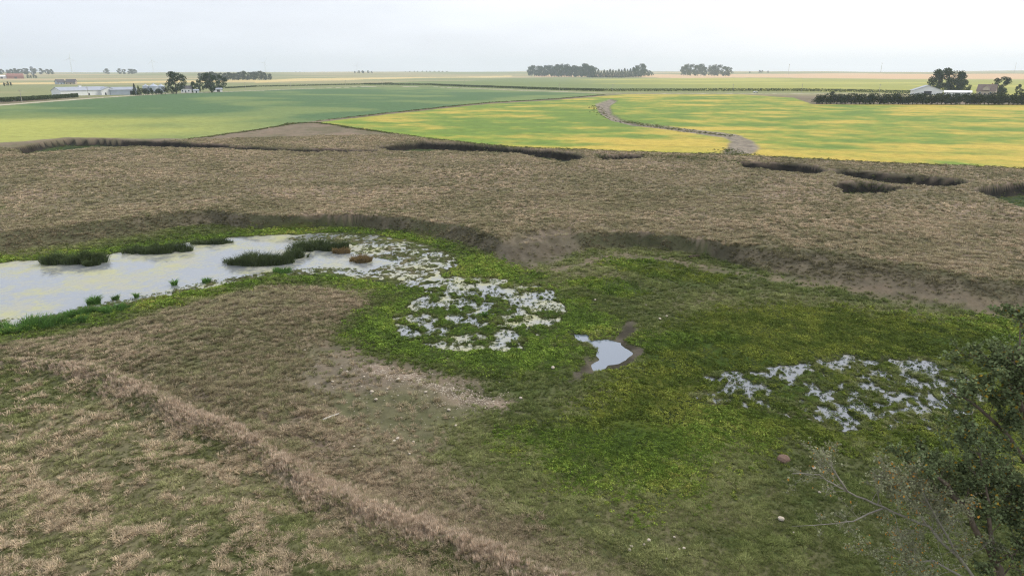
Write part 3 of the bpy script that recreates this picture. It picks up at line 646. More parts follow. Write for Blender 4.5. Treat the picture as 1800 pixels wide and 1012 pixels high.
def pal(cols, t, jit=0.12, gain=1.6):
    """colours picked along a list by t in 0..1, with a little random spread"""
    cols = np.array([lin(*c) for c in cols]); k = np.clip(t, 0, 0.999) * (len(cols) - 1); i = k.astype(int); f = (k - i)[:, None]
    c = cols[i] * (1 - f) + cols[i + 1] * f
    return c * gain * rng.uniform(1 - jit, 1 + jit, (len(t), 1))
def sc3(s, h):
    return np.stack([s, s, h], -1)
near_s = sstep(-0.5, 1.5, sdf(NEAR_SLOPE, PX, PY, 4))
dryness = np.maximum(PW['hill'], sstep(0.7, 1.0, PW['up'])) * (1 - CR)
bare = np.clip(np.maximum.reduce([PW['stony'] * 0.9, PW['scar'], PW['path'] * 0.9, PW['scarp'] * 0.9, PW['mud']]), 0, 1)
lushm = (np.maximum(PW['lush'], PW['scrub']) > U) & (PZ > 0.03 + 0.06 * np.maximum(PW['marsh'], PW['fen'])) & (PW['mud'] < 0.5) & (crop < 0.5)
in_water = (PZ < 0.015) & (PW['flat'] > 0.3)
# lush plants
m = lushm & (PW['hum'] < 0.6)
t = 0.35 * sstep(0.35, 0.65, G1) + 0.3 * sstep(0.3, 0.7, G2) + 0.35 * rng.uniform(0, 1, len(PX))
ring = np.zeros(len(PX))
for p in LUSH[:3]: ring = np.maximum(ring, sstep(-2, 2, sdf(p, PX, PY, 4)))
ring = np.maximum(ring, PW['marsh'])
tint = pal([(56, 68, 32), (70, 86, 36), (84, 100, 41), (104, 112, 52), (116, 112, 60)], t[m] * 0.9 + rng.normal(0, 0.08, m.sum()), 0.32, 1.85)
olive = pal([(52, 60, 28), (78, 86, 38), (106, 110, 48)], (0.6 * sstep(0.3, 0.7, G2) + 0.4 * rng.uniform(0, 1, len(PX)))[m], 0.28, 1.7)
ko = (np.clip(sstep(0.42, 0.6, fbm(PX / 13, PY / 8, 86, 3)) + 0.6 * PW['fen'], 0, 0.7) * (1 - ring))[m][:, None]
tint = (tint * (1 - ko) + olive * ko) * (1.08 + 0.25 * ring[m])[:, None]
s = 0.36 * PS[m] * rng.uniform(0.45, 1.5, m.sum()) * (0.4 + 1.2 * fbm(PX[m] / 1.4, PY[m] / 1.4, 90, 2)) * (1 - 0.35 * np.maximum(PW['marsh'], PW['fen'])[m])
scatter('marsh_plants', PX[m], PY[m], PZ[m], sc3(s, s * rng.uniform(0.6, 1.2, m.sum())), tint, P_LEAF, 'low bright green leafy marsh plants covering the wet ground around the pools', 'marsh plants', 0.02)
# small dull hummocks in the shallow end of the pond
SP = fbm(PX / 0.8, PY / 0.8, 89, 2)
m = (PW['hum'] > 0.35) & (PZ > -0.3) & (PW['lush'] < 0.7) & (((SP > 0.55) & (U < 0.7)) | (U < 0.16))
s = 0.26 * PS[m] * rng.uniform(0.6, 1.4, m.sum())
weed_cols = pal([(70, 74, 46), (98, 100, 66), (84, 98, 44)], rng.uniform(0, 1, m.sum()), 0.2)
scatter('water_weeds', PX[m], PY[m], np.maximum(PZ[m], 0), sc3(s, s * 0.85), weed_cols, P_LEAF, 'small dull olive weed hummocks poking out of the scummy pond', 'weeds', 0.02)
# single green plants standing in the shallow water
m = (np.maximum(PW['marsh'], PW['fen']) > 0.3) & (PZ > -0.4) & (PZ <= 0.09) & (((SP > 0.55) & (U < 0.5)) | (U < 0.22 * (PZ > -0.22) + 0.06))
s = 0.25 * PS[m] * rng.uniform(0.5, 1.5, m.sum())
scatter('wading_plants', PX[m], PY[m], np.maximum(PZ[m], 0), sc3(s, s), pal([(50, 62, 34), (72, 88, 40), (98, 102, 60)], rng.uniform(0, 1, m.sum()), 0.3, 1.45), P_LEAF, 'single green plants standing in the shallow marsh water', 'marsh plants', 0.02)
# dry tussocks
patch = sstep(0.45, 0.6, 0.65 * fbm(PX / 1.1, PY / 0.9, 87, 2) + 0.35 * fbm(PX / 4, PY / 4, 91, 2)) * (0.65 + 0.35 * sstep(0.36, 0.6, fbm(PX / 11, PY / 11, 88, 2)))
m = (dryness * (0.12 * (1 - 0.7 * near_s) + 0.6 * patch) * (1 - bare) * (1 - crop) * (1 - 0.7 * PW['bank']) * (PW['chd'] < -0.5) > U) & ~in_water & ~lushm & (PW['rd'] > 9)
t = 0.5 * sstep(0.35, 0.65, G3) + 0.5 * rng.uniform(0, 1, len(PX))
tint = pal([(98, 96, 70), (118, 110, 86), (136, 123, 102), (150, 135, 113), (167, 153, 126)], 0.12 + 0.7 * t[m], 0.16, 1.6)
tint = tint * (1 + 0.26 * sstep(0.7, 1.0, PW['up'][m]) + 0.2 * near_s[m])[:, None]
s = 0.34 * PS[m] * rng.uniform(0.6, 1.5, m.sum())
scatter('dry_grass', PX[m], PY[m], PZ[m], sc3(s, s * rng.uniform(0.5, 0.95, m.sum()) * np.where(PY[m] > 95, 0.6, 1.0)), tint, P_TUFT, 'tan and brown tussocks of dry pasture grass on the rises and terrace', 'grass', 0.01)
# short green grass on the low pasture and among the tussocks
m = ((1 - bare) * (1 - crop) * (1 - 0.35 * dryness) * (PW['chd'] < 0.3) * 0.85 > 1 - U) & ~in_water & ~lushm & (PW['hum'] < 0.3) & (PW['rd'] > 9)
t = 0.5 * sstep(0.35, 0.65, G1) + 0.5 * rng.uniform(0, 1, len(PX))
tint = pal([(64, 74, 40), (84, 90, 52), (102, 104, 68), (120, 116, 86)], (t * (0.8 + 0.2 * dryness))[m], 0.2, 1.9)
drab = pal([(92, 88, 66), (106, 100, 78), (124, 114, 94)], t[m], 0.18, 1.7) * (1 + 0.22 * sstep(0.8, 1.0, PW['up'][m]))[:, None]; kd = np.clip(np.maximum(0.62 * dryness + 0.25 * sstep(0.8, 1.0, PW['up']), 1.2 * PW['bank']) * (1 - 0.7 * near_s), 0, 1)[m][:, None]
tint = (tint * (1 - kd) + drab * kd) * (0.62 + 0.8 * fbm(PX[m] / 1.1, PY[m] / 1.1, 90, 2))[:, None]
s = 0.24 * PS[m] * rng.uniform(0.5, 1.6, m.sum()) * (0.35 + 1.3 * fbm(PX[m] / 1.1, PY[m] / 1.1, 90, 2))
scatter('short_grass', PX[m], PY[m], PZ[m], sc3(s, s * rng.uniform(0.5, 0.9, m.sum())), tint, P_TUFT, 'short grazed green grass over the low pasture', 'grass', 0.01)
# tall pale grass on the crest that crosses the near slope
b = np.array(BERM); seg = rng.integers(0, len(b) - 1, 16000); f = rng.uniform(0, 1, 16000)[:, None]
P = b[seg] * (1 - f) + b[seg + 1] * f + rng.normal(0, 1.0, (16000, 2))
z, W = height(P[:, 0], P[:, 1]); ok = (np.exp(-((W['bd'] + 1.1 * (fbm(P[:, 0] / 2.0, P[:, 1] / 2.0, 54, 3) - 0.5) * 2) / 0.8) ** 2) * (0.2 + sstep(0.3, 0.6, fbm(P[:, 0] / 3.2, P[:, 1] / 3.2, 53, 3))) * sstep(-38, -27, P[:, 0]) > rng.uniform(0, 1.0, len(z))) & (np.hypot(P[:, 0], P[:, 1]) < 75)
s = rng.uniform(0.14, 0.34, ok.sum())
scatter('tall_dry_grass', P[ok, 0], P[ok, 1], z[ok], sc3(s, s * rng.uniform(0.7, 1.2, ok.sum())), pal([(142, 126, 108), (166, 150, 132), (184, 168, 148)], rng.uniform(0, 1, ok.sum()), 0.15, 1.65), P_TALL, 'band of tall pale dry grass along the crest across the near slope', 'grass', 0.0)
# weeds on the margins of the crops, on the channel floors and below the hedge
def along(pts, n, spread, z_far=True):
    b = hits(pts); L = np.linalg.norm(np.diff(b, axis=0), axis=1); seg = rng.choice(len(L), n, p=L / L.sum()); f = rng.uniform(0, 1, n)[:, None]
    return b[seg] * (1 - f) + b[seg + 1] * f + rng.normal(0, spread, (n, 2))
E = [along([(500, 218), (556, 216), (660, 231), (760, 245), (900, 259), (1100, 267), (1280, 272), (1330, 275), (1500, 284), (1800, 297), (1950, 304)], 2600, 0.7),
     along([(330, 245), (450, 229), (520, 217)], 500, 0.6), along([(556, 213), (640, 204), (860, 181), (980, 174), (1062, 167)], 1100, 0.9),
     along([(1096, 214), (1180, 226), (1240, 234), (1290, 240)], 420, 1.8), along([(1046, 186), (1053, 198), (1080, 213)], 120, 2.0), along([(1278, 262), (1284, 271), (1340, 277)], 200, 2.0), along([(1130, 273), (1200, 277), (1290, 283)], 420, 2.2)]
P = np.concatenate(E); z, _ = height(P[:, 0], P[:, 1]); s = rng.uniform(0.4, 1.0, len(z)) * np.clip(np.hypot(P[:, 0], P[:, 1]) / 300, 0.8, 1.6)
scatter('margin_weeds', P[:, 0], P[:, 1], z, sc3(s, s * rng.uniform(0.5, 0.9, len(z))), pal([(58, 70, 40), (80, 88, 52), (112, 104, 74)], rng.uniform(0, 1, len(z)), 0.2), P_LEAF, 'dark rough weeds along the edges of the crop fields', 'weeds', 0.0)
cx_, cy_ = [], []
for p in channels + [hollow]:
    x = rng.uniform(p[:, 0].min(), p[:, 0].max(), 1500); y = rng.uniform(p[:, 1].min(), p[:, 1].max(), 1500); k = (sdf(p, x, y, 5) > 0.5) & (np.abs(x) < y * 0.9)
    cx_.append(x[k]); cy_.append(y[k])
x, y = np.concatenate(cx_), np.concatenate(cy_); z, _ = height(x, y); s = rng.uniform(0.2, 0.55, len(x))
scatter('channel_weeds', x, y, z, sc3(s, s * 0.7), pal([(50, 66, 34), (76, 92, 44), (104, 104, 62)], rng.uniform(0, 1, len(z)), 0.2), P_LEAF, 'green weeds growing on the floor of the incised creek channel', 'weeds', 0.0)

# ------------------------------------------------------------------ reeds in and beside the pond
M_REED = leaf_material('reed_leaves', lin(80, 92, 58), 0.5, 0.2)
M_REED_BROWN = leaf_material('brown_sedge', lin(128, 110, 76), 0.4, 0.2)
M_RUSH = leaf_material('green_rush', lin(96, 130, 66), 0.45, 0.25)
def reeds(u, v, wpx, depth, h, n, label, mat, seed, name='reed_clump', group=None, tilt=0.0, w=0.07):
    x0, y0 = on_plane(u, v, 0.0); g = np.random.default_rng(seed); width = wpx * math.hypot(y0, CAM_H) / F_PX
    a = g.uniform(0, 2 * math.pi, n); r = np.sqrt(g.uniform(0, 1, n)) * (0.82 + 0.3 * vn(np.cos(a) * 2 + seed, np.sin(a) * 2, seed))
    bx, by = r * np.cos(a) * width / 2, r * np.sin(a) * depth / 2
    by = by + bx * tilt
    sub = fbm(bx * 1.1 + 9, by * 1.4, seed + 1, 2); keep = sub + 0.35 * (1 - r) > 0.42; bx, by, a, r, sub = bx[keep], by[keep], a[keep], r[keep], sub[keep]; n = len(bx)
    hh = 0.72 * h * (0.55 + 0.5 * np.sqrt(np.maximum(0, 1.1 - r))) * g.uniform(0.5, 1.25, n) * np.clip(0.2 + 1.7 * sub, 0.4, 1.5)
    b = a + g.normal(0, 0.9, n); l = hh * g.uniform(0.2, 0.9, n); dx, dy = np.cos(b), np.sin(b); q = g.uniform(0, 2 * math.pi, n); sx, sy = np.cos(q) * w / 2, np.sin(q) * w / 2
    z0 = np.full(n, -0.1)
    R0 = lambda s_, fx, fz: np.stack([bx + dx * l * fx + s_ * sx, by + dy * l * fx + s_ * sy, z0 + hh * fz], -1)
    V = np.stack([R0(-1, 0, 0), R0(1, 0, 0), R0(-.8, .3, .65), R0(.8, .3, .65), R0(-.2, 1, .95), R0(.2, 1, .95)], 1).reshape(-1, 3)
    k = np.arange(n)[:, None] * 6
    Fc = np.concatenate([k + np.array([[0, 1, 3, 2]]), k + np.array([[2, 3, 5, 4]])], 1).reshape(-1, 4)
    me = new_mesh(name, V, Fc); set_tone(me, 1, np.repeat(np.clip(0.5 * g.uniform(0, 1, n) + 0.5 * vn(bx * 1.5, by * 1.5, seed + 2), 0, 1), 2))
    o = link(name, me, mat, loc=(x0, y0, 0.02)); tag(o, label, 'reeds', group or 'reed beds of the pond'); return o
reeds(130, 461, 122, 2.6, 1.5, 3200, 'long dark reed bed against the far pond bank near the picture edge', M_REED, 1, tilt=0.12)
reeds(160, 466, 32, 1.3, 0.9, 600, 'small round green clump in front of the long dark reed bed', M_REED, 2)
reeds(276, 443, 112, 2.4, 1.4, 2800, 'dark reed bed on the far bank, second from the picture edge', M_REED, 3, tilt=0.14)
reeds(372, 428, 80, 1.6, 0.9, 1300, 'thin low reed strip on the far bank beyond the two dark beds', M_REED, 4, tilt=0.1)
reeds(454, 462, 114, 3.4, 1.35, 3600, 'broad oval reed island standing in the middle of the pond', M_REED, 5)
reeds(560, 438, 112, 3.2, 1.4, 3000, 'long reed island behind the others, its end turning brown', M_REED, 6, tilt=0.05)
reeds(519, 452, 44, 1.8, 1.2, 1000, 'small green reed clump between the two reed islands', M_REED, 7)
reeds(600, 444, 34, 1.6, 0.9, 600, 'brown sedge patch at the end of the long reed island', M_REED_BROWN, 8, 'sedge_clump')
reeds(635, 459, 40, 2.0, 0.9, 1100, 'lone brown sedge mound in the scummy end of the pond', M_REED_BROWN, 9, 'sedge_clump')
reeds(498, 478, 34, 1.6, 0.8, 420, 'sparse green rushes below the broad oval reed island', M_RUSH, 10, 'rush_clump')
reeds(165, 534, 20, 1.0, 1.0, 380, 'largest of three small rush tufts along the near pond shore', M_RUSH, 11, 'rush_clump')
reeds(202, 526, 13, 0.7, 0.8, 240, 'small rush tuft beside the largest one on the near shore', M_RUSH, 12, 'rush_clump')
reeds(240, 523, 6, 0.4, 0.7, 90, 'thinnest rush tuft on the near shore of the pond', M_RUSH, 13, 'rush_clump')
reeds(307, 501, 9, 0.5, 0.7, 150, 'lone rush tuft at the water line of the near shore', M_RUSH, 14, 'rush_clump')
reeds(363, 497, 14, 0.6, 0.7, 200, 'rush tuft among weed hummocks where the pond narrows', M_RUSH, 15, 'rush_clump')
reeds(40, 580, 190, 2.4, 1.1, 3200, 'long green rush bed at the picture edge of the near shore', M_RUSH, 16, 'rush_clump', tilt=0.35)
reeds(140, 556, 44, 1.6, 1.1, 900, 'green rush bed in the middle of the near shore', M_RUSH, 17, 'rush_clump', tilt=0.3)
reeds(204, 548, 62, 1.6, 1.0, 1100, 'green rush bed closest to the brown rise on the near shore', M_RUSH, 18, 'rush_clump', tilt=0.35)
reeds(820, 604, 34, 1.0, 0.5, 350, 'dark rushes at the near rim of the round marsh', M_RUSH, 19, 'rush_clump')
reeds(848, 556, 16, 0.8, 0.6, 200, 'dark rush tuft inside the round marsh', M_RUSH, 20, 'rush_clump')

# ------------------------------------------------------------------ stones, log, plank
M_STONE = principled('pale_stone', lin(188, 176, 158), 0.9, 0.2, (9, 0.25))
M_RED = principled('red_granite', lin(112, 92, 80), 0.9, 0.2, (6, 0.3))
M_WOOD = principled('weathered_wood', lin(190, 184, 172), 0.9, 0.1, (8, 0.25))
M_DARKWOOD = principled('dark_log', lin(78, 68, 58), 0.95, 0.1, (8, 0.3))
def rock_mesh(seed, sub=2):
    import bmesh
    bm = bmesh.new(); bmesh.ops.create_icosphere(bm, subdivisions=sub, radius=0.5)
    g = random.Random(seed); off = (g.uniform(-9, 9), g.uniform(-9, 9))
    planes = [Vector((g.gauss(0, 1), g.gauss(0, 1), g.gauss(0, 1))).normalized() for _ in range(9)]
    for v in bm.verts:
        for p in planes:
            k = v.co.dot(p) - 0.36
            if k > 0: v.co -= p * k * 0.85
        v.co += v.co.normalized() * g.uniform(-0.02, 0.02)
        v.co.z *= 0.72
    me = bpy.data.meshes.new('stone'); bm.to_mesh(me); bm.free(); return me
ROCKS = [rock_mesh(s) for s in range(6)]
def stone(u, v, wpx, label, mat=M_STONE, name='stone', group='pale stones in the pasture', k=None):
    p = place(u, v); d = (p - Vector((0, 0, CAM_H))).length; s = wpx * d / F_PX
    me = ROCKS[(int(u) + int(v)) % 6].copy(); me.materials.clear()
    o = link(name, me, mat, loc=(p.x, p.y, p.z + (0.02 if name == 'boulder' else 0.3) * s)); o.scale = (s, s * 0.8, s * 0.85); o.rotation_euler = (0.1, -0.1, (u * 0.37) % 6.28)
    tag(o, label, 'stone', group); return o
stone(1377, 809, 26, 'big reddish granite boulder sitting alone in the green pasture', M_RED, 'boulder', None)
stone(1372, 914, 12, 'pale angular stone lying below the dead branch tips', M_STONE)
SL = [(1141, 952, 9, 'largest of the loose stones strewn on the near pasture'), (1132, 958, 6, 'stone touching the largest loose stone on the near pasture'), (1110, 962, 7, 'upper stone of a close pair on the near pasture'),
      (1107, 968, 7, 'lower stone of a close pair on the near pasture'), (1185, 945, 5, 'lone stone uphill of the loose stones on the near pasture'), (1194, 966, 5, 'smaller of two stones side by side on the near pasture'),
      (1202, 964, 7, 'larger of two stones side by side on the near pasture'), (1172, 983, 6, 'nearest single stone below the loose stones'), (1077, 941, 5, 'small upright stone nearest the tall grass crest'),
      (972, 648, 8, 'pale stone on the mown edge below the round marsh'), (915, 701, 7, 'pale stone on green grass past the tip of the stony patch'), (1430, 824, 8, 'stone just uphill of the dead branch tip'),
      (1440, 867, 6, 'stone half hidden behind the dead branch'), (1394, 937, 6, 'small stone below the pale angular stone'), (1046, 528, 5, 'pale stone beside the green patch behind the pool'), (1160, 562, 6, 'left stone of two behind the muddy track'),
      (1172, 557, 5, 'right stone of two behind the muddy track'), (1135, 537, 5, 'pale stone on the grey flat behind the muddy track'), (494, 887, 5, 'stone in the dry grass on the near side of the crest'), (622, 784, 5, 'stone at the near corner of the stony patch')]
for a in SL: stone(*a)
PS_ = [(536, 617), (654, 690), (661, 702), (585, 674), (681, 683), (699, 775), (693, 778), (727, 777), (720, 799), (789, 722), (801, 750), (852, 718), (640, 664), (700, 668), (748, 690), (610, 655)]
for i, (u, v) in enumerate(PS_):
    stone(u, v, 5 + (i * 7) % 4, nth(1 + sorted(PS_).index((u, v))) + ' small pale stone from the left on the bare stony patch', group='stones of the bare stony patch')
def gravel():
    n = 1500; b = np.array(SCAR); seg = rng.integers(0, len(b) - 1, n); f = rng.uniform(0, 1, n)[:, None]
    P = b[seg] * (1 - f) + b[seg + 1] * f + rng.normal(0, 1, (n, 2)) * np.where(rng.uniform(0, 1, n) < 0.6, 0.55, 1.7)[:, None]
    q = np.stack([rng.uniform(STONY[:, 0].min(), STONY[:, 0].max(), 500), rng.uniform(STONY[:, 1].min(), STONY[:, 1].max(), 500)], -1)
    P = np.concatenate([P, q[sdf(STONY, q[:, 0], q[:, 1], 3) > 0.4]]); z, _ = height(P[:, 0], P[:, 1])
    oct_v = np.array([(1, 0, 0), (-1, 0, 0), (0, 1, 0), (0, -1, 0), (0, 0, .7), (0, 0, -.7)]); oct_f = np.array([(0, 2, 4), (2, 1, 4), (1, 3, 4), (3, 0, 4), (2, 0, 5), (1, 2, 5), (3, 1, 5), (0, 3, 5)])
    V, Fc = [], []
    s = rng.uniform(0.02, 0.07, len(P)) * (1 + 0.8 * (rng.uniform(0, 1, len(P)) > 0.93))
    V = (oct_v[None] * s[:, None, None] * rng.uniform(0.6, 1.3, (len(P), 6, 1)) + np.stack([P[:, 0], P[:, 1], z + 0.01], -1)[:, None]).reshape(-1, 3)
    Fc = (oct_f[None] + 6 * np.arange(len(P))[:, None, None]).reshape(-1, 3)
    o = link('gravel', new_mesh('gravel', V, Fc), M_STONE); tag(o, 'fine pale gravel strewn over the bare scar of the stony patch', 'gravel', kind='stuff')
gravel()
def limb(name, a, b, r0, r1, mat, label, cat, bend=0.06, seed=0):
    g = random.Random(seed); a, b = Vector(a), Vector(b); pts = []
    for i in range(7):
        t = i / 6; p = a.lerp(b, t); p += Vector((g.uniform(-1, 1), g.uniform(-1, 1), g.uniform(0, 1))) * bend * math.sin(math.pi * t); pts.append(p)
    m = MB(); m.tube(pts, [r0 + (r1 - r0) * i / 6 for i in range(7)], 8)
    o = m.build(name, mat, smooth=False); tag(o, label, cat); return o
a, b = place(568, 740), place(596, 731); limb('fallen_pole', a + Vector((0, 0, .12)), b + Vector((0, 0, .14)), 0.06, 0.045, M_WOOD, 'bleached straight pole lying on the bare slope above the dry crest', 'pole', 0.02, 1)
a, b = place(1211, 455), place(1230, 452.5); limb('fallen_log', a + Vector((0, 0, .2)), b + Vector((0, 0, .2)), 0.2, 0.13, M_DARKWOOD, 'short dark log lying on grass behind the trodden path', 'log', 0.08, 2)

# ------------------------------------------------------------------ trees
M_BARK = principled('bark', lin(112, 100, 88), 0.95, 0.1, (5, 0.35))
M_DEADBARK = principled('bleached_bark', lin(146, 140, 128), 0.9, 0.1, (7, 0.2))
M_CROWN = leaf_material('broad_leaves', lin(60, 76, 48), 0.5, 0.2)
M_CONIFER = leaf_material('needles', lin(52, 68, 46), 0.4, 0.1)
M_HEDGE = leaf_material('hedge_leaves', lin(54, 66, 44), 0.45, 0.1)
def lobe_points(n, seed, lobes):
    g = np.random.default_rng(seed); w = np.array([l[3] * l[4] for l in lobes]); pick = g.choice(len(lobes), n, p=w / w.sum()); Lb = np.array(lobes)[pick]
    d = g.normal(size=(n, 3)); d /= np.linalg.norm(d, axis=1)[:, None]; r = g.uniform(0.15, 1, n) ** 0.45
    return np.stack([Lb[:, 0] + d[:, 0] * r * Lb[:, 3], Lb[:, 1] + d[:, 1] * r * Lb[:, 3], Lb[:, 2] + d[:, 2] * r * Lb[:, 4]], -1)
def broad_crown(seed, n=2600, leaf=0.06, wide=0.58, low=0.03):
    """crown of a tree one unit tall"""
    g = random.Random(seed); lobes = []
    for i in range(22):
        a = g.uniform(0, 6.28); t = (i + g.uniform(0, 1)) / 22; r = wide * (0.25 + 0.5 * math.sin(math.pi * (0.15 + 0.75 * t))) * g.uniform(0.3, 1.1); z = low + 0.1 + (0.84 - low) * t
        q = g.uniform(0.11, 0.2); lobes.append((r * math.cos(a), r * math.sin(a), min(z, 1 - q * 0.8), q, q * 0.8))
    return quad_cloud('crown', lobe_points(n, seed, lobes), leaf, seed + 1)
def conifer_crown(seed, n=900, leaf=0.05, wide=0.17):
    g = np.random.default_rng(seed); z = g.uniform(0, 1, n) ** 1.4; tier = 0.75 + 0.35 * np.abs(np.sin(z * 26)); r = wide * (1 - z) ** 0.85 * tier * g.uniform(0.3, 1, n) ** 0.5 + 0.004; a = g.uniform(0, 6.28, n)
    return quad_cloud('crown', np.stack([r * np.cos(a), r * np.sin(a), 0.06 + 0.94 * z], -1), leaf, seed + 1)
def bush_crown(seed, n=800, leaf=0.09):
    g = random.Random(seed); lobes = [(g.uniform(-.35, .35), g.uniform(-.3, .3), g.uniform(0.25, 0.72), q, q * 0.9) for q in [g.uniform(0.18, 0.32) for _ in range(8)]]
    P = lobe_points(n, seed, lobes); P[:, 2] = np.maximum(P[:, 2], 0.02); return quad_cloud('crown', P, leaf, seed + 1)
def trunk_mesh(seed, top=0.6, r=0.022):
    g = random.Random(seed); m = MB(); lean = g.uniform(-.03, .03)
    m.tube([(0, 0, -0.03), (lean * .4, 0, top * 0.35), (lean, 0.01, top)], [r * 1.3, r, r * 0.5], 7)
    for i in range(4):
        a = g.uniform(0, 6.28); z0 = top * g.uniform(0.45, 0.9); m.tube([(lean * z0, 0, z0), (0.1 * math.cos(a), 0.1 * math.sin(a), z0 + 0.12), (0.2 * math.cos(a), 0.2 * math.sin(a), z0 + 0.25)], [r * .5, r * .35, r * .15], 5, False)
    return new_mesh('trunk', m.v, m.f)
def with_mat(me, m): me.materials.append(m); return me
CROWNS = {'broad': [with_mat(broad_crown(10 + i), M_CROWN) for i in range(5)], 'conifer': [with_mat(conifer_crown(30 + i), M_CONIFER) for i in range(3)], 'bush': [with_mat(bush_crown(50 + i), M_HEDGE) for i in range(5)]}
TRUNKS = {'broad': [with_mat(trunk_mesh(i), M_BARK) for i in range(3)], 'conifer': [with_mat(trunk_mesh(9, 0.85, 0.014), M_BARK)], 'bush': [with_mat(trunk_mesh(12, 0.5, 0.03), M_BARK)]}
def tree(kind, x, y, h, label, group, name, wide=1.0, seed=0):
    e = empty(name, (x, y, ground_z(x, y) - 0.05), (seed * 2.399) % 6.283); e.scale = (h * wide, h * wide, h)
    link('trunk', TRUNKS[kind][seed % len(TRUNKS[kind])], parent=e); link('crown', CROWNS[kind][seed % len(CROWNS[kind])], parent=e)
    tag(e, label, 'bush' if kind == 'bush' else 'tree', group); return e
def tree_px(kind, u, v, hpx, label, group=None, name=None, wide=1.0, seed=None, back=0.0):
    x, y = hit(u, v); k = 1 + back / math.hypot(x, y); x, y = x * k, y * k
    h = hpx * math.hypot(x, y) / F_PX
    return tree(kind, x, y, h, label, group, name or {'broad': 'broadleaf_tree', 'conifer': 'conifer_tree', 'bush': 'hedge_bush'}[kind], wide, seed if seed is not None else int(u * 3 + v))
# farm on the far left of the fields
tree_px('broad', 310, 165, 33, 'wide-crowned tree beside the grain bins at the white barn farm', 'trees of the white barn farm', wide=1.0, seed=3)
tree_px('broad', 372, 163, 30, 'tall dark tree at the end of the white barn farm', 'trees of the white barn farm', wide=0.95, seed=1)
tree_px('broad', 388, 161, 25, 'round tree touching the tall dark one at the farm end', 'trees of the white barn farm', wide=0.95, seed=4)
tree_px('broad', 340, 163, 17, 'low bushy tree between the two big farm trees', 'trees of the white barn farm', wide=0.8, seed=2)
tree_px('broad', 353, 162, 19, 'slim tree beside a utility pole at the white barn farm', 'trees of the white barn farm', wide=0.6, seed=0)
for i, (u, v, hp) in enumerate([(238, 168, 17), (245, 168, 14), (252, 168, 12), (260, 167.5, 11), (268, 167, 12), (276, 167, 12), (284, 166.5, 10), (291, 166, 13)]):
    tree_px('conifer' if i < 2 else 'bush', u, v, hp, 'tallest dark cedar beside the grey shed' if i == 0 else ('second dark cedar beside the grey shed' if i == 1 else nth(i - 1) + ' dark shrub from the cedars in the farm windbreak'), 'windbreak before the grain bins', 'cedar_tree' if i < 2 else 'windbreak_shrub', 1.5 if i < 2 else 0.75)
# farm on the right of the fields
for i, (u, hp, w) in enumerate([(1648, 34, .95), (1664, 36, .9), (1678, 32, .95), (1690, 20, .9)]):
    tree_px('broad', u, 167.5, hp, ['big tree behind the white gabled shed', 'tallest tree of the clump behind the white gabled shed', 'big tree at the end of the clump behind the shed', 'smaller tree leaning out of the clump behind the shed'][i], 'trees of the hedged farm', wide=w, seed=i, back=60)
tree_px('broad', 1699, 168, 10, 'tiny round tree between the big clump and the brown house', 'trees of the hedged farm', wide=0.95, seed=2, back=40)
tree_px('broad', 1755, 169, 25, 'round open tree right beside the brown house', 'trees of the hedged farm', wide=1.0, seed=4, back=30)
tree_px('broad', 1791, 169, 15, 'round small tree past the brown house at the picture edge', 'trees of the hedged farm', wide=0.7, seed=1, back=30)
for i, u in enumerate(np.arange(1436, 1806, 8.4)):
    tree_px('bush', u + (i * 5 % 3) - 1, 183 + (u - 1430) * 0.004, 15 + (i * 7 % 5) * 0.8 - (3.5 if i == 0 else 0), nth(i + 1) + ' dark bush from the left end of the long hedge', 'long dark hedge before the farm', wide=1.3, seed=i)
tree_px('bush', 1464, 166, 7, 'single shrub on the road verge above the hedge end', None, 'roadside_shrub', 1.2)
# groves
GR = 'grove on the middle of the skyline'
for i, u in enumerate(np.linspace(934, 1040, 19)):
    tree_px('broad', u, 134.5 + 0.018 * (u - 936), 16 + [0, 2, 1, 0, 2, 1, 3, 1, 4, 2, 5, 2, 1, 3, 1, 2, 5, 2, 3][i], nth(i + 1) + ' broadleaf tree from the left end of the skyline grove', GR, wide=1.0, seed=i, back=(i % 3) * 25)
for i, u in enumerate(np.linspace(1036, 1118, 17)):
    tree_px('conifer', u, 137 - max(0, u - 1090) * 0.05, 11 + [2, 4, 1, 3, 0, 2, 1, 3, 2, 1, 3, 2, 4, 2, 3, 5, 4][i], nth(i + 1) + ' dark conifer from the left in the spiky skyline grove', GR, wide=2.3, seed=i)
for i, (u, v, hp) in enumerate([(1030, 134.5, 21), (1122, 136, 19), (1127, 135, 21), (1134, 134.5, 12), (1140, 134, 9), (1146, 133.5, 6)]):
    tree_px('broad', u, v, hp, nth(i) + ' broadleaf tree past the conifers at the grove end' if u > 1040 else 'tall broadleaf rising above the spiky conifers', GR, wide=0.95, seed=i)
def grove(us, v, hs, text, group, kind='broad', wide=1.0, dist=None):
    for i, u in enumerate(us):
        label = (nth(i + 1) + ' from the left, ' + text) if len(us) > 1 else text
        hp = hs[i % len(hs)]
        if dist:
            d = ray(u, 128.0); k = dist / math.hypot(d[0], d[1]); x, y = d[0] * k, d[1] * k + (i % 3) * 20
            top = CAM_H + (128.0 - (v - hp)) * dist / F_PX; h = max(5.0, top - ground_z(x, y)); tree(kind, x, y, h, label, group, 'broadleaf_tree', max(wide, hp * 0.9 * dist / F_PX / h * 0.8), i + int(u))
        else: tree_px(kind, u, v, hp, label, group, None, wide, i + int(u), (i % 3) * 20)
grove(np.linspace(1202, 1284, 11), 128, [10, 13, 14, 12, 14, 9, 12, 11, 13, 10, 9], 'hazy tree in the second skyline grove, past the spiky one', 'second skyline grove', dist=2900)
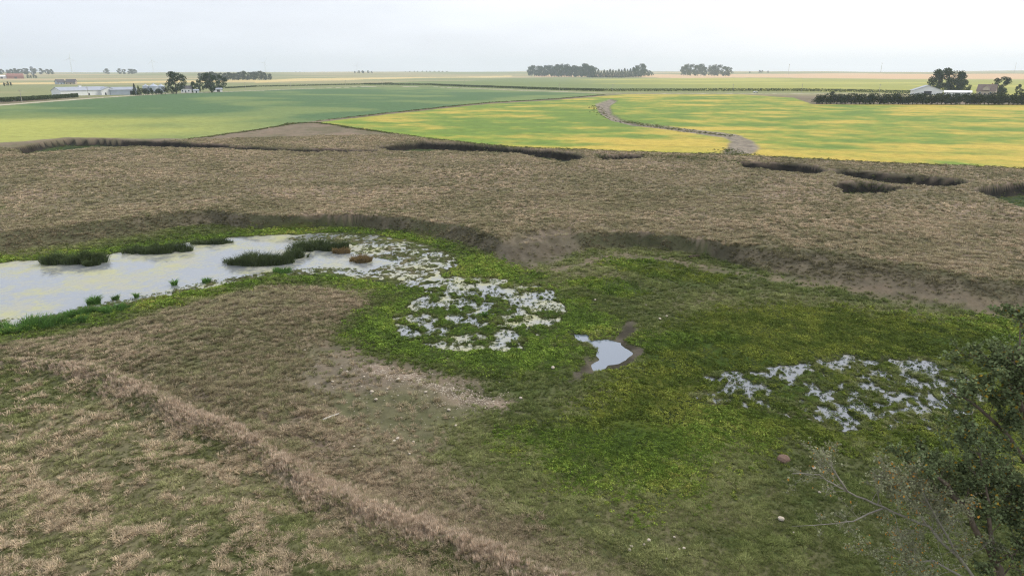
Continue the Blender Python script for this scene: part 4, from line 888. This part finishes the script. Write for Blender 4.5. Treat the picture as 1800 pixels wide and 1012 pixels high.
grove(np.linspace(352, 468, 20), 136, [8, 9, 8, 10, 7, 8, 8, 9, 7, 8, 9, 11, 10, 9, 10, 9, 11, 8, 9, 7], 'hazy tree in the long blue windbreak behind the white barn farm', 'long blue windbreak', dist=1900)
grove([624, 629, 634, 639, 646, 651], 130.5, [5, 6, 6, 5, 6, 5], 'faint tree in the small two-part clump on the skyline', 'small two-part skyline clump', dist=3600)
grove(np.linspace(712, 785, 11), 130.5, [3, 4, 4, 3.5, 4, 4, 5, 4.5, 5, 4.5, 4], 'faint tree in the low flat grove on the skyline', 'low flat skyline grove', dist=4200)
grove(np.linspace(2, 46, 9), 129, [6, 5, 7, 6, 5, 7, 6, 7, 6], 'faint tree in the row beside the far water tower', 'far trees beside the water tower', dist=3400)
grove([60, 68, 80, 84], 127, [5, 5, 4, 4], 'faint tree between the water tower and the first turbine', 'far trees beside the water tower', dist=3400)
grove([188], 126.5, [4.5], 'lone faint tree on the left skyline past the first turbine', None, dist=3600)
grove([209, 213, 224, 228, 232], 127, [5, 4, 4.5, 4.5, 4], 'faint tree in the small pair of clumps on the left skyline', 'small left skyline clumps', dist=3600)
grove([520, 526, 532], 130, [3, 3.5, 3], 'very faint tree clump on the skyline before the third turbine', 'very faint skyline clump', dist=5200)
grove([1318, 1338, 1344, 1350], 129, [3, 5, 5, 4], 'faint tree just past the second skyline grove', 'faint trees past the second grove', dist=3600)
grove([8, 14, 20], 152, [5, 6, 5], 'small round field tree at the left picture edge', 'field trees at the picture edge', wide=0.7)
grove([50, 55, 60, 64], 138, [5, 4, 5, 4], 'hazy bush beside the far red barn', 'bushes beside the red barn', wide=0.8)

# ------------------------------------------------------------------ near trees at the corner of the picture
def foliage_tree(name, label, base, stems, mats, seed, leaf=0.105, leaf_n=10, spread=0.3, depth0=3):
    """stems: list of (points, radius0, leafiness 0..1); twigs grow along each stem"""
    g = random.Random(seed); root = empty(name, base); wood = MB(); C = []; off = Vector(base)
    def twig(p, d, L, r, depth, leafy):
        pts = [p]; dd = d.copy()
        for i in range(4):
            dd = (dd + Vector((g.gauss(0, .2), g.gauss(0, .2), g.gauss(0.05, .18)))).normalized(); pts.append(pts[-1] + dd * L / 4)
        wood.tube([q - off for q in pts], [r * (1 - 0.2 * i) for i in range(5)], 5 if depth else 4, False)
        if depth > 0:
            for i in range(2, 5):
                for _ in range(2 if i > 2 else 1):
                    nd = (dd + Vector((g.gauss(0, .7), g.gauss(0, .7), g.gauss(0.1, .5)))).normalized(); twig(pts[i], nd, L * g.uniform(.45, .7), r * 0.5, depth - 1, leafy)
        if depth <= 1:
            for q in pts[1:]:
                for _ in range(int(leaf_n * leafy * g.uniform(0.3, 1.6) + g.random())):
                    C.append(q - off + Vector((g.gauss(0, 1), g.gauss(0, 1), g.gauss(0, 1))) * L * spread * 0.5)
    for pts, r0, leafy, n_tw, L in stems:
        pts = [Vector(p) for p in pts]; fine = []
        for i in range(len(pts) - 1):
            for k in range(4): fine.append(pts[i].lerp(pts[i + 1], k / 4) + Vector((g.gauss(0, 1), g.gauss(0, 1), g.gauss(0, 1))) * r0 * 0.25)
        fine.append(pts[-1]); nf = len(fine)
        wood.tube([q - off for q in fine], [r0 * (1 - 0.82 * i / (nf - 1)) for i in range(nf)], 8)
        for i in range(n_tw):
            t = g.uniform(0.25, 1.0); k = min(nf - 2, int(t * (nf - 1))); p = fine[k].lerp(fine[k + 1], g.random()); along_ = (fine[k + 1] - fine[k]).normalized()
            nd = (along_ * 0.8 + Vector((g.gauss(0, .8), g.gauss(0, .8), g.gauss(0.15, .6)))).normalized(); twig(p, nd, L * g.uniform(.6, 1.1) * (1.15 - 0.5 * t), r0 * 0.22 * (1.2 - 0.6 * t), depth0 - 1, leafy)
    wood.build('trunk', mats[0], root, True)
    link('crown', quad_cloud('crown', np.array([tuple(c) for c in C]), leaf, seed, 0.2, 0.75), mats[1], root)
    print(name, 'leaves', len(C), 'wood faces', len(wood.f))
    tag(root, label, 'tree'); return root
A = at_depth
M_LEAF_NEAR = leaf_material('cottonwood_leaves', lin(120, 132, 92), 0.6, 0.3, hue=(lin(176, 146, 60), 0.03))
M_LEAF_GREY = leaf_material('grey_leaves', lin(146, 148, 116), 0.45, 0.25, hue=(lin(190, 140, 66), 0.06))
bx, by = 21.5, 21.0
foliage_tree('leafy_tree', 'tall dark leafy tree filling the lower corner edge', (bx, by, ground_z(bx, by)), [
    ([(bx, by, 0.5), (20.4, 20.8, 5), A(1830, 850, 20.6), A(1800, 720, 20.4), A(1790, 610, 20.3)], 0.26, 1.0, 26, 1.9),
    ([A(1830, 850, 20.6), A(1770, 760, 20.2), A(1700, 700, 20.0), A(1665, 690, 19.8)], 0.09, 0.7, 9, 1.1),
    ([A(1840, 900, 20.6), A(1900, 780, 20.8), A(1920, 640, 21)], 0.16, 1.0, 16, 1.8),
    ([A(1850, 960, 20.6), A(1790, 880, 20.2), A(1740, 830, 20.0)], 0.1, 1.0, 14, 1.5)], (M_BARK, M_LEAF_NEAR), 5, leaf=0.115, leaf_n=5.5)
bx, by = 18.6, 19.6
foliage_tree('half_dead_tree', 'leaning half-dead tree with bare grey limb reaching over the pasture', (bx, by, ground_z(bx, by)), [
    ([(bx, by, 0.5), A(1785, 1060, 19.4), A(1745, 985, 19.5), A(1700, 900, 19.6), A(1650, 840, 19.6), A(1622, 815, 19.6)], 0.17, 0.8, 16, 1.25),
    ([A(1745, 985, 19.5), A(1735, 880, 19.4), A(1720, 790, 19.3)], 0.09, 0.55, 12, 1.3)], (M_BARK, M_LEAF_NEAR), 8, leaf=0.1, leaf_n=4.5)
bx, by = 17.4, 19.0
foliage_tree('dead_limbed_tree', 'pale almost leafless branches fanning out over the green pasture', (bx, by, ground_z(bx, by)), [
    ([(bx, by, 0.5), A(1760, 1080, 18.8), A(1690, 985, 18.8), A(1630, 925, 18.8), A(1550, 890, 18.8), A(1490, 865, 18.8), A(1440, 835, 18.8), A(1392, 832, 18.8)], 0.062, 0.03, 26, 1.1),
    ([A(1490, 865, 18.8), A(1462, 820, 18.8), A(1447, 790, 18.8)], 0.035, 0.05, 12, 0.7),
    ([A(1552, 892, 18.8), A(1500, 915, 18.8), A(1455, 921, 18.8), A(1392, 924, 18.8)], 0.03, 0.02, 9, 0.6),
    ([A(1720, 1030, 18.8), A(1640, 985, 18.6), A(1560, 985, 18.6)], 0.05, 0.28, 16, 1.2),
    ([A(1690, 985, 18.8), A(1640, 900, 18.6), A(1620, 860, 18.6)], 0.045, 0.28, 14, 1.1),
    ([A(1630, 925, 18.8), A(1600, 880, 18.7), A(1570, 850, 18.7)], 0.04, 0.22, 12, 1.0)], (M_DEADBARK, M_LEAF_GREY), 11, leaf=0.075, leaf_n=7)

# ------------------------------------------------------------------ farm buildings
M_WHITE = principled('white_siding', lin(236, 236, 236), 0.6, 0.3, (0.3, 0.05))
M_GREYROOF = principled('grey_metal_roof', lin(160, 166, 176), 0.5, 0.4, (0.3, 0.06))
M_STEEL = principled('galvanised_steel', lin(176, 184, 196), 0.45, 0.5, (0.4, 0.06))
M_GREYWALL = principled('grey_siding', lin(178, 186, 198), 0.6, 0.3, (0.3, 0.05))
M_DARK = principled('dark_opening', lin(60, 62, 66), 0.6, 0.3)
M_SHINGLE = principled('dark_shingles', lin(104, 100, 102), 0.9, 0.1, (0.8, 0.12))
M_BROWN = principled('brown_shingles', lin(132, 116, 108), 0.9, 0.1, (0.8, 0.12))
M_TAN = principled('tan_siding', lin(190, 176, 160), 0.8, 0.2, (0.6, 0.06))
M_REDWALL = principled('red_siding', lin(150, 102, 94), 0.8, 0.2, (0.4, 0.1))
M_GLASS = principled('window_glass', lin(70, 80, 92), 0.15, 0.6)
def building(name, label, u, v, delta, L, D, eave, ridge, wall, roofm, doors=(), windows=(), group=None, axis='x', back=0.0, over=0.5):
    x, y = hit(u, v); d0 = math.hypot(x, y); k = 1 + back / d0; x, y = x * k, y * k
    az = math.atan2(x, y); e = empty(name, (x, y, ground_z(x, y) - 0.1), -az + math.radians(delta))
    MB().gable(-L / 2, L / 2, -D / 2, D / 2, -0.5, eave, ridge, axis).build('wall', wall, e)
    MB().roof(-L / 2, L / 2, -D / 2, D / 2, eave, ridge, axis, over).build('roof', roofm, e)
    for x0, x1, h in doors: MB().box(x0, x1, -D / 2 - 0.08, -D / 2 + 0.1, 0, h).build('door', M_DARK, e)
    for x0, x1, z0, z1 in windows:
        w = MB().box(x0 - .12, x1 + .12, -D / 2 - 0.06, -D / 2 + 0.1, z0 - .12, z1 + .12).build('window', M_WHITE, e); MB().box(x0, x1, -D / 2 - 0.09, -D / 2 + 0.1, z0, z1).build('pane', M_GLASS, w)
    tag(e, label, 'barn' if 'barn' in name else ('house' if 'house' in name else 'shed'), group); return e
barn = building('white_barn', 'long white barn with grey roof and a cross gable by the road', 143, 168, 28, 42, 15, 4.4, 7.2, M_WHITE, M_GREYROOF, [(-8, -6.6, 2.2), (2.5, 3.6, 2.1)], back=6)
MB().gable(12, 26, -11.5, -2, -0.5, 4.2, 6.9, 'y').build('wing_wall', M_WHITE, barn); MB().roof(12, 26, -11.5, -2, 4.2, 6.9, 'y', 0.5).build('wing_roof', M_GREYROOF, barn)
MB().box(15, 16.2, -11.6, -11.4, 0, 2.1).build('door', M_DARK, barn); MB().box(22, 23.2, -11.6, -11.4, 0, 2.1).build('door', M_DARK, barn)
MB().box(-1, 1, -1, 1, 7.1, 8.3).build('roof_vent', M_WHITE, barn)
building('grey_shed', 'long grey metal shed between the white barn and the cedars', 216, 167.5, 12, 22, 12, 4.6, 6.8, M_GREYWALL, M_GREYROOF, [(5, 9, 3.6)], back=14)
building('farm_house', 'small white farmhouse half hidden between the big farm trees', 329, 164, -10, 10, 8, 4.2, 6.8, M_WHITE, M_SHINGLE, [(-1, 0, 2.1)], [(-4, -2.8, 1.2, 2.6), (2, 3.2, 1.2, 2.6)], back=18)
building('garden_shed', 'tiny pale shed beside the low bushy farm tree', 345, 163.5, 8, 5, 4, 2.4, 3.4, M_WHITE, M_GREYROOF, [(-.6, .6, 2)], back=4)
building('machine_shed', 'low white shed glimpsed under the tall dark farm tree', 383, 163, 4, 9, 6, 2.8, 4.0, M_WHITE, M_GREYROOF, [(-1, 2, 2.4)], back=30)
for i, (u, r) in enumerate([(258, 3.2), (272, 4.6), (285, 3.6)]):
    x, y = hit(u, 165); k = 1 + 40 / math.hypot(x, y); x, y = x * k, y * k; e = empty('grain_bin', (x, y, ground_z(x, y)))
    MB().lathe([(r, -0.3), (r, 1.8), (r + .03, 1.85), (r, 1.9), (r, 3.7), (r + .03, 3.75), (r, 3.8), (r, 6.2)], 24).build('wall', M_STEEL, e, True)
    MB().lathe([(r + .25, 6.1), (0.5, 6.1 + r * 0.55), (0.5, 6.5 + r * 0.55), (0.02, 6.6 + r * 0.55)], 24).build('roof', M_STEEL, e)
    tag(e, ['small steel grain bin nearest the cedars', 'largest steel grain bin, with the tallest cone roof', 'steel grain bin nearest the wide-crowned tree'][i], 'grain bin', 'grain bins behind the windbreak')
building('farm_house', 'dark roofed house, left of the pair beyond the white barn', 106, 148.5, 22, 12, 10, 3.6, 7.8, M_GREYWALL, M_SHINGLE, [(-1, 0.2, 2.1)], [(-6, -4, 1, 2.6), (3, 5, 1, 2.6)])
building('farm_house', 'dark roofed house, right of the pair beyond the white barn', 126, 148.5, -14, 14, 10, 3.6, 8.2, M_TAN, M_SHINGLE, [(-1, 0.2, 2.1)], [(-7, -5, 1, 2.6), (4, 6, 1, 2.6)])
building('red_barn', 'hazy red barn far off near the left picture edge', 27, 138.5, 8, 40, 18, 8, 14, M_REDWALL, M_REDWALL, [(-3, 3, 5)])
building('metal_barn', 'hazy white metal barn beside the far red barn', 3, 138.5, 0, 34, 18, 6, 9, M_WHITE, M_WHITE, [(-3, 3, 5)])
building('gabled_shed', 'white shed with wide low gable facing the hedge', 1627, 168.5, 8, 23, 18, 4.2, 8.4, M_WHITE, M_GREYROOF, [(-3, 3, 3.6)], axis='y', back=25, over=0.8)
building('low_shed', 'long low white roofed shed peeking over the hedge', 1682, 170, 3, 20, 8, 3.2, 4.6, M_WHITE, M_WHITE, [(-2, 2, 2.6)], back=20)
h = building('brown_house', 'brown roofed farmhouse with steep roof behind the hedge', 1733, 169, -8, 14, 10, 4.2, 9.4, M_TAN, M_BROWN, [(-1, 0.2, 2.1)], [(-5, -3.6, 1.4, 3), (3, 4.4, 1.4, 3)], back=25)
MB().gable(-2.5, 2.5, -6, -1, 4.6, 6.4, 8.4, 'y').build('dormer', M_TAN, h); MB().roof(-2.5, 2.5, -6, -1, 6.4, 8.4, 'y', 0.3).build('dormer_roof', M_BROWN, h); MB().box(2.6, 3.5, 0.8, 1.7, 7.5, 10.4).build('chimney', M_REDWALL, h)

# ------------------------------------------------------------------ corn standing along the road
M_CORN = leaf_material('corn_leaves', lin(78, 92, 56), 0.4, 0.15)
def corn(name, pts, hgt, deep, n, label):
    P = along(pts, n, 0.01); off = rng.uniform(0, deep, n); d = P / np.linalg.norm(P, axis=1)[:, None]; P = P + d * off[:, None]
    z, _ = height(P[:, 0], P[:, 1]); C = np.stack([P[:, 0], P[:, 1], z + hgt * rng.uniform(0.05, 1, n) ** 0.8], -1)
    o = link(name, quad_cloud(name, C, 0.95, n), M_CORN); tag(o, label, 'corn', kind='stuff')
corn('corn_stand', [(640, 149.5), (760, 150.5), (900, 156), (1060, 161), (1200, 161), (1400, 161), (1500, 162.5), (1620, 165.5)], 2.9, 7, 26000, 'dark edge of standing corn behind the country road')
corn('corn_block', [(-60, 183.5), (0, 180), (70, 176), (138, 171.5)], 2.9, 10, 9000, 'block of standing corn beside the road at the picture edge')
corn('corn_row', [(395, 156), (450, 153), (560, 151), (640, 149), (690, 147.5)], 1.9, 6, 7000, 'thin dark row of corn running on behind the road')

# ------------------------------------------------------------------ poles, car, turbines, masts
M_POLE = principled('grey_pole', lin(176, 170, 160), 0.9, 0.1)
M_TURB = principled('white_steel', lin(225, 228, 232), 0.5, 0.3)
for i, (u, v) in enumerate([(39, 180.5), (156, 171.5), (259, 166), (353, 161.5), (432, 158), (511, 155.5), (608, 151.5), (672, 151), (817, 152), (983, 160.5), (1077, 162.5), (1288, 163), (1409, 163), (1545, 165)]):
    x, y = hit(u, v); e = empty('utility_pole', (x, y, ground_z(x, y)), 0.25)
    MB().tube([(0, 0, -0.3), (0, 0, 8.6)], [0.2, 0.14], 8).build('post', M_POLE, e); MB().box(-1.1, 1.1, -0.07, 0.07, 7.8, 8.0).build('crossarm', M_POLE, e)
    for q in (-.95, .95): MB().lathe([(0.06, 8.0), (0.09, 8.1), (0.05, 8.25)], 6, (q, 0)).build('insulator', M_POLE, e)
    tag(e, ['grey utility pole at the corn block by the picture edge', 'grey utility pole before the long white barn', 'grey utility pole among the windbreak shrubs', 'grey utility pole beside the slim farm tree'][i] if i < 4 else nth(i - 3) + ' thin grey utility pole along the road past the farm', 'utility pole', 'utility poles along the road')
def car(u, v):
    x, y = hit(u, v); e = empty('car', (x, y, ground_z(x, y) + 0.05), 0.0)
    mw = principled('white_paint', lin(240, 240, 240), 0.3, 0.5); mt = principled('tyre_rubber', lin(30, 30, 30), 0.9, 0.1)
    prof = [(-2.3, .35), (-2.35, .8), (-2.2, 1.0), (-1.0, 1.05), (1.1, 1.05), (2.2, .92), (2.35, .7), (2.3, .35)]
    v_ = [(a, -.9, b) for a, b in prof] + [(a, .9, b) for a, b in prof]; n = len(prof)
    MB().add(v_, [list(range(n)), list(range(2 * n - 1, n - 1, -1))] + [[i, i + n, (i + 1) % n + n, (i + 1) % n] for i in range(n)]).build('body', mw, e)
    cp = [(-1.5, 1.06), (-0.9, 1.62), (0.6, 1.62), (1.25, 1.06)]
    v_ = [(a, -.78, b) for a, b in cp] + [(a, .78, b) for a, b in cp]
    MB().add(v_, [[0, 1, 2, 3], [7, 6, 5, 4], [0, 4, 5, 1], [1, 5, 6, 2], [2, 6, 7, 3]]).build('cabin', mw, e)
    for a0, a1 in ((-1.15, -0.25), (-0.15, 0.85)): MB().box(a0, a1, -.81, -.77, 1.14, 1.5).build('window', M_GLASS, e)
    for a in (-1.45, 1.45):
        for s in (-.84, .84): MB().tube([(a, s - .1, .33), (a, s + .1, .33)], .34, 12).build('wheel', mt, e)
    tag(e, 'small white car driving on the road before the corn', 'car')
car(1328, 163.5)
def turbine(u, hub_v, tip_px, dist, label, a0):
    d = ray(u, 128.0); k = dist / math.hypot(d[0], d[1]); x, y = d[0] * k, d[1] * k; gz = ground_z(x, y); hub = CAM_H + (128 - hub_v) * dist / F_PX - gz; R = tip_px * dist / F_PX
    e = empty('wind_turbine', (x, y, gz), -math.atan2(x, y)); MB().tube([(0, 0, -2), (0, 0, hub)], [2.6, 1.5], 12).build('tower', M_TURB, e); MB().box(-1.8, 1.8, -4, 7, hub - 1.5, hub + 2).build('nacelle', M_TURB, e)
    for i in range(3):
        a = a0 + i * 2.0944; dx, dz = math.sin(a), math.cos(a); m = MB()
        m.tube([(0, -4.5, hub), (dx * R * .2, -4.7, hub + dz * R * .2), (dx * R * .6, -4.8, hub + dz * R * .6), (dx * R, -5, hub + dz * R)], [1.0, 1.9, 1.2, 0.3], 6); m.build('blade', M_TURB, e)
    tag(e, label, 'wind turbine', 'wind turbines on the horizon')
turbine(127, 108.5, 9, 5200, 'clearest wind turbine, on the skyline beyond the white barn', 0.1)
turbine(270, 111, 9, 5800, 'faint wind turbine on the skyline above the grain bins', -0.15)
turbine(467, 113, 8, 6200, 'faint wind turbine at the end of the blue windbreak', 0.5)
turbine(628, 116, 7, 6800, 'faintest wind turbine above the small two-part skyline clump', 0.3)
def mast(u, top_v, dist, label):
    d = ray(u, 128.0); k = dist / math.hypot(d[0], d[1]); x, y = d[0] * k, d[1] * k; gz = ground_z(x, y); h = CAM_H + (128 - top_v) * dist / F_PX - gz
    e = empty('radio_mast', (x, y, gz)); MB().tube([(0, 0, -1), (0, 0, h)], [0.9, 0.5], 6).build('post', M_POLE, e); MB().box(-1.2, 1.2, -1.2, 1.2, h * .93, h * .97).build('antenna', M_POLE, e); tag(e, label, 'mast', 'radio masts on the horizon')
mast(1386, 115, 3200, 'thin radio mast nearest the second skyline grove'); mast(1548, 114, 3600, 'thin radio mast above the middle of the pale field'); mast(1783, 115, 4200, 'thin radio mast above the brown house farm')
d = ray(56.5, 128); k = 3300 / math.hypot(d[0], d[1]); x, y = d[0] * k, d[1] * k; gz = ground_z(x, y); hh = CAM_H + (128 - 119.5) * 3300 / F_PX - gz
e = empty('water_tower', (x, y, gz)); M_TWR = principled('tower_paint', lin(120, 130, 140), 0.6, 0.3)
MB().lathe([(2.6, -1), (1.6, hh * .35), (1.6, hh * .62)], 14).build('stem', M_TWR, e, True); MB().lathe([(1.6, hh * .6), (5.2, hh * .72), (5.6, hh * .84), (4.2, hh * .95), (0.1, hh)], 18).build('tank', M_TWR, e, True)
tag(e, 'small water tower among faint trees on the left skyline', 'water tower')

# ------------------------------------------------------------------ haze
def haze():
    zs = np.empty(len(bpy.data.objects['ground'].data.vertices) * 3, dtype=np.float32); bpy.data.objects['ground'].data.vertices.foreach_get('co', zs); z0 = float(zs[2::3].min()) - 1.0; zg = float(zs[2::3].max())
    top = max(185.0, zg + 20)
    o = MB().box(-9150, 9150, -9150, 9150, z0, top).build('haze', None)
    m = bpy.data.materials.new('haze'); m.use_nodes = True; t = m.node_tree; t.nodes.clear(); out = t.nodes.new('ShaderNodeOutputMaterial'); pv = t.nodes.new('ShaderNodeVolumePrincipled')
    pv.inputs['Color'].default_value = (0.82, 0.91, 1.0, 1); pv.inputs['Density'].default_value = 0.00012; pv.inputs['Anisotropy'].default_value = 0.2
    t.links.new(pv.outputs[0], out.inputs['Volume']); o.data.materials.append(m); tag(o, 'thin pale summer haze over the fields', 'haze', kind='stuff')
haze()
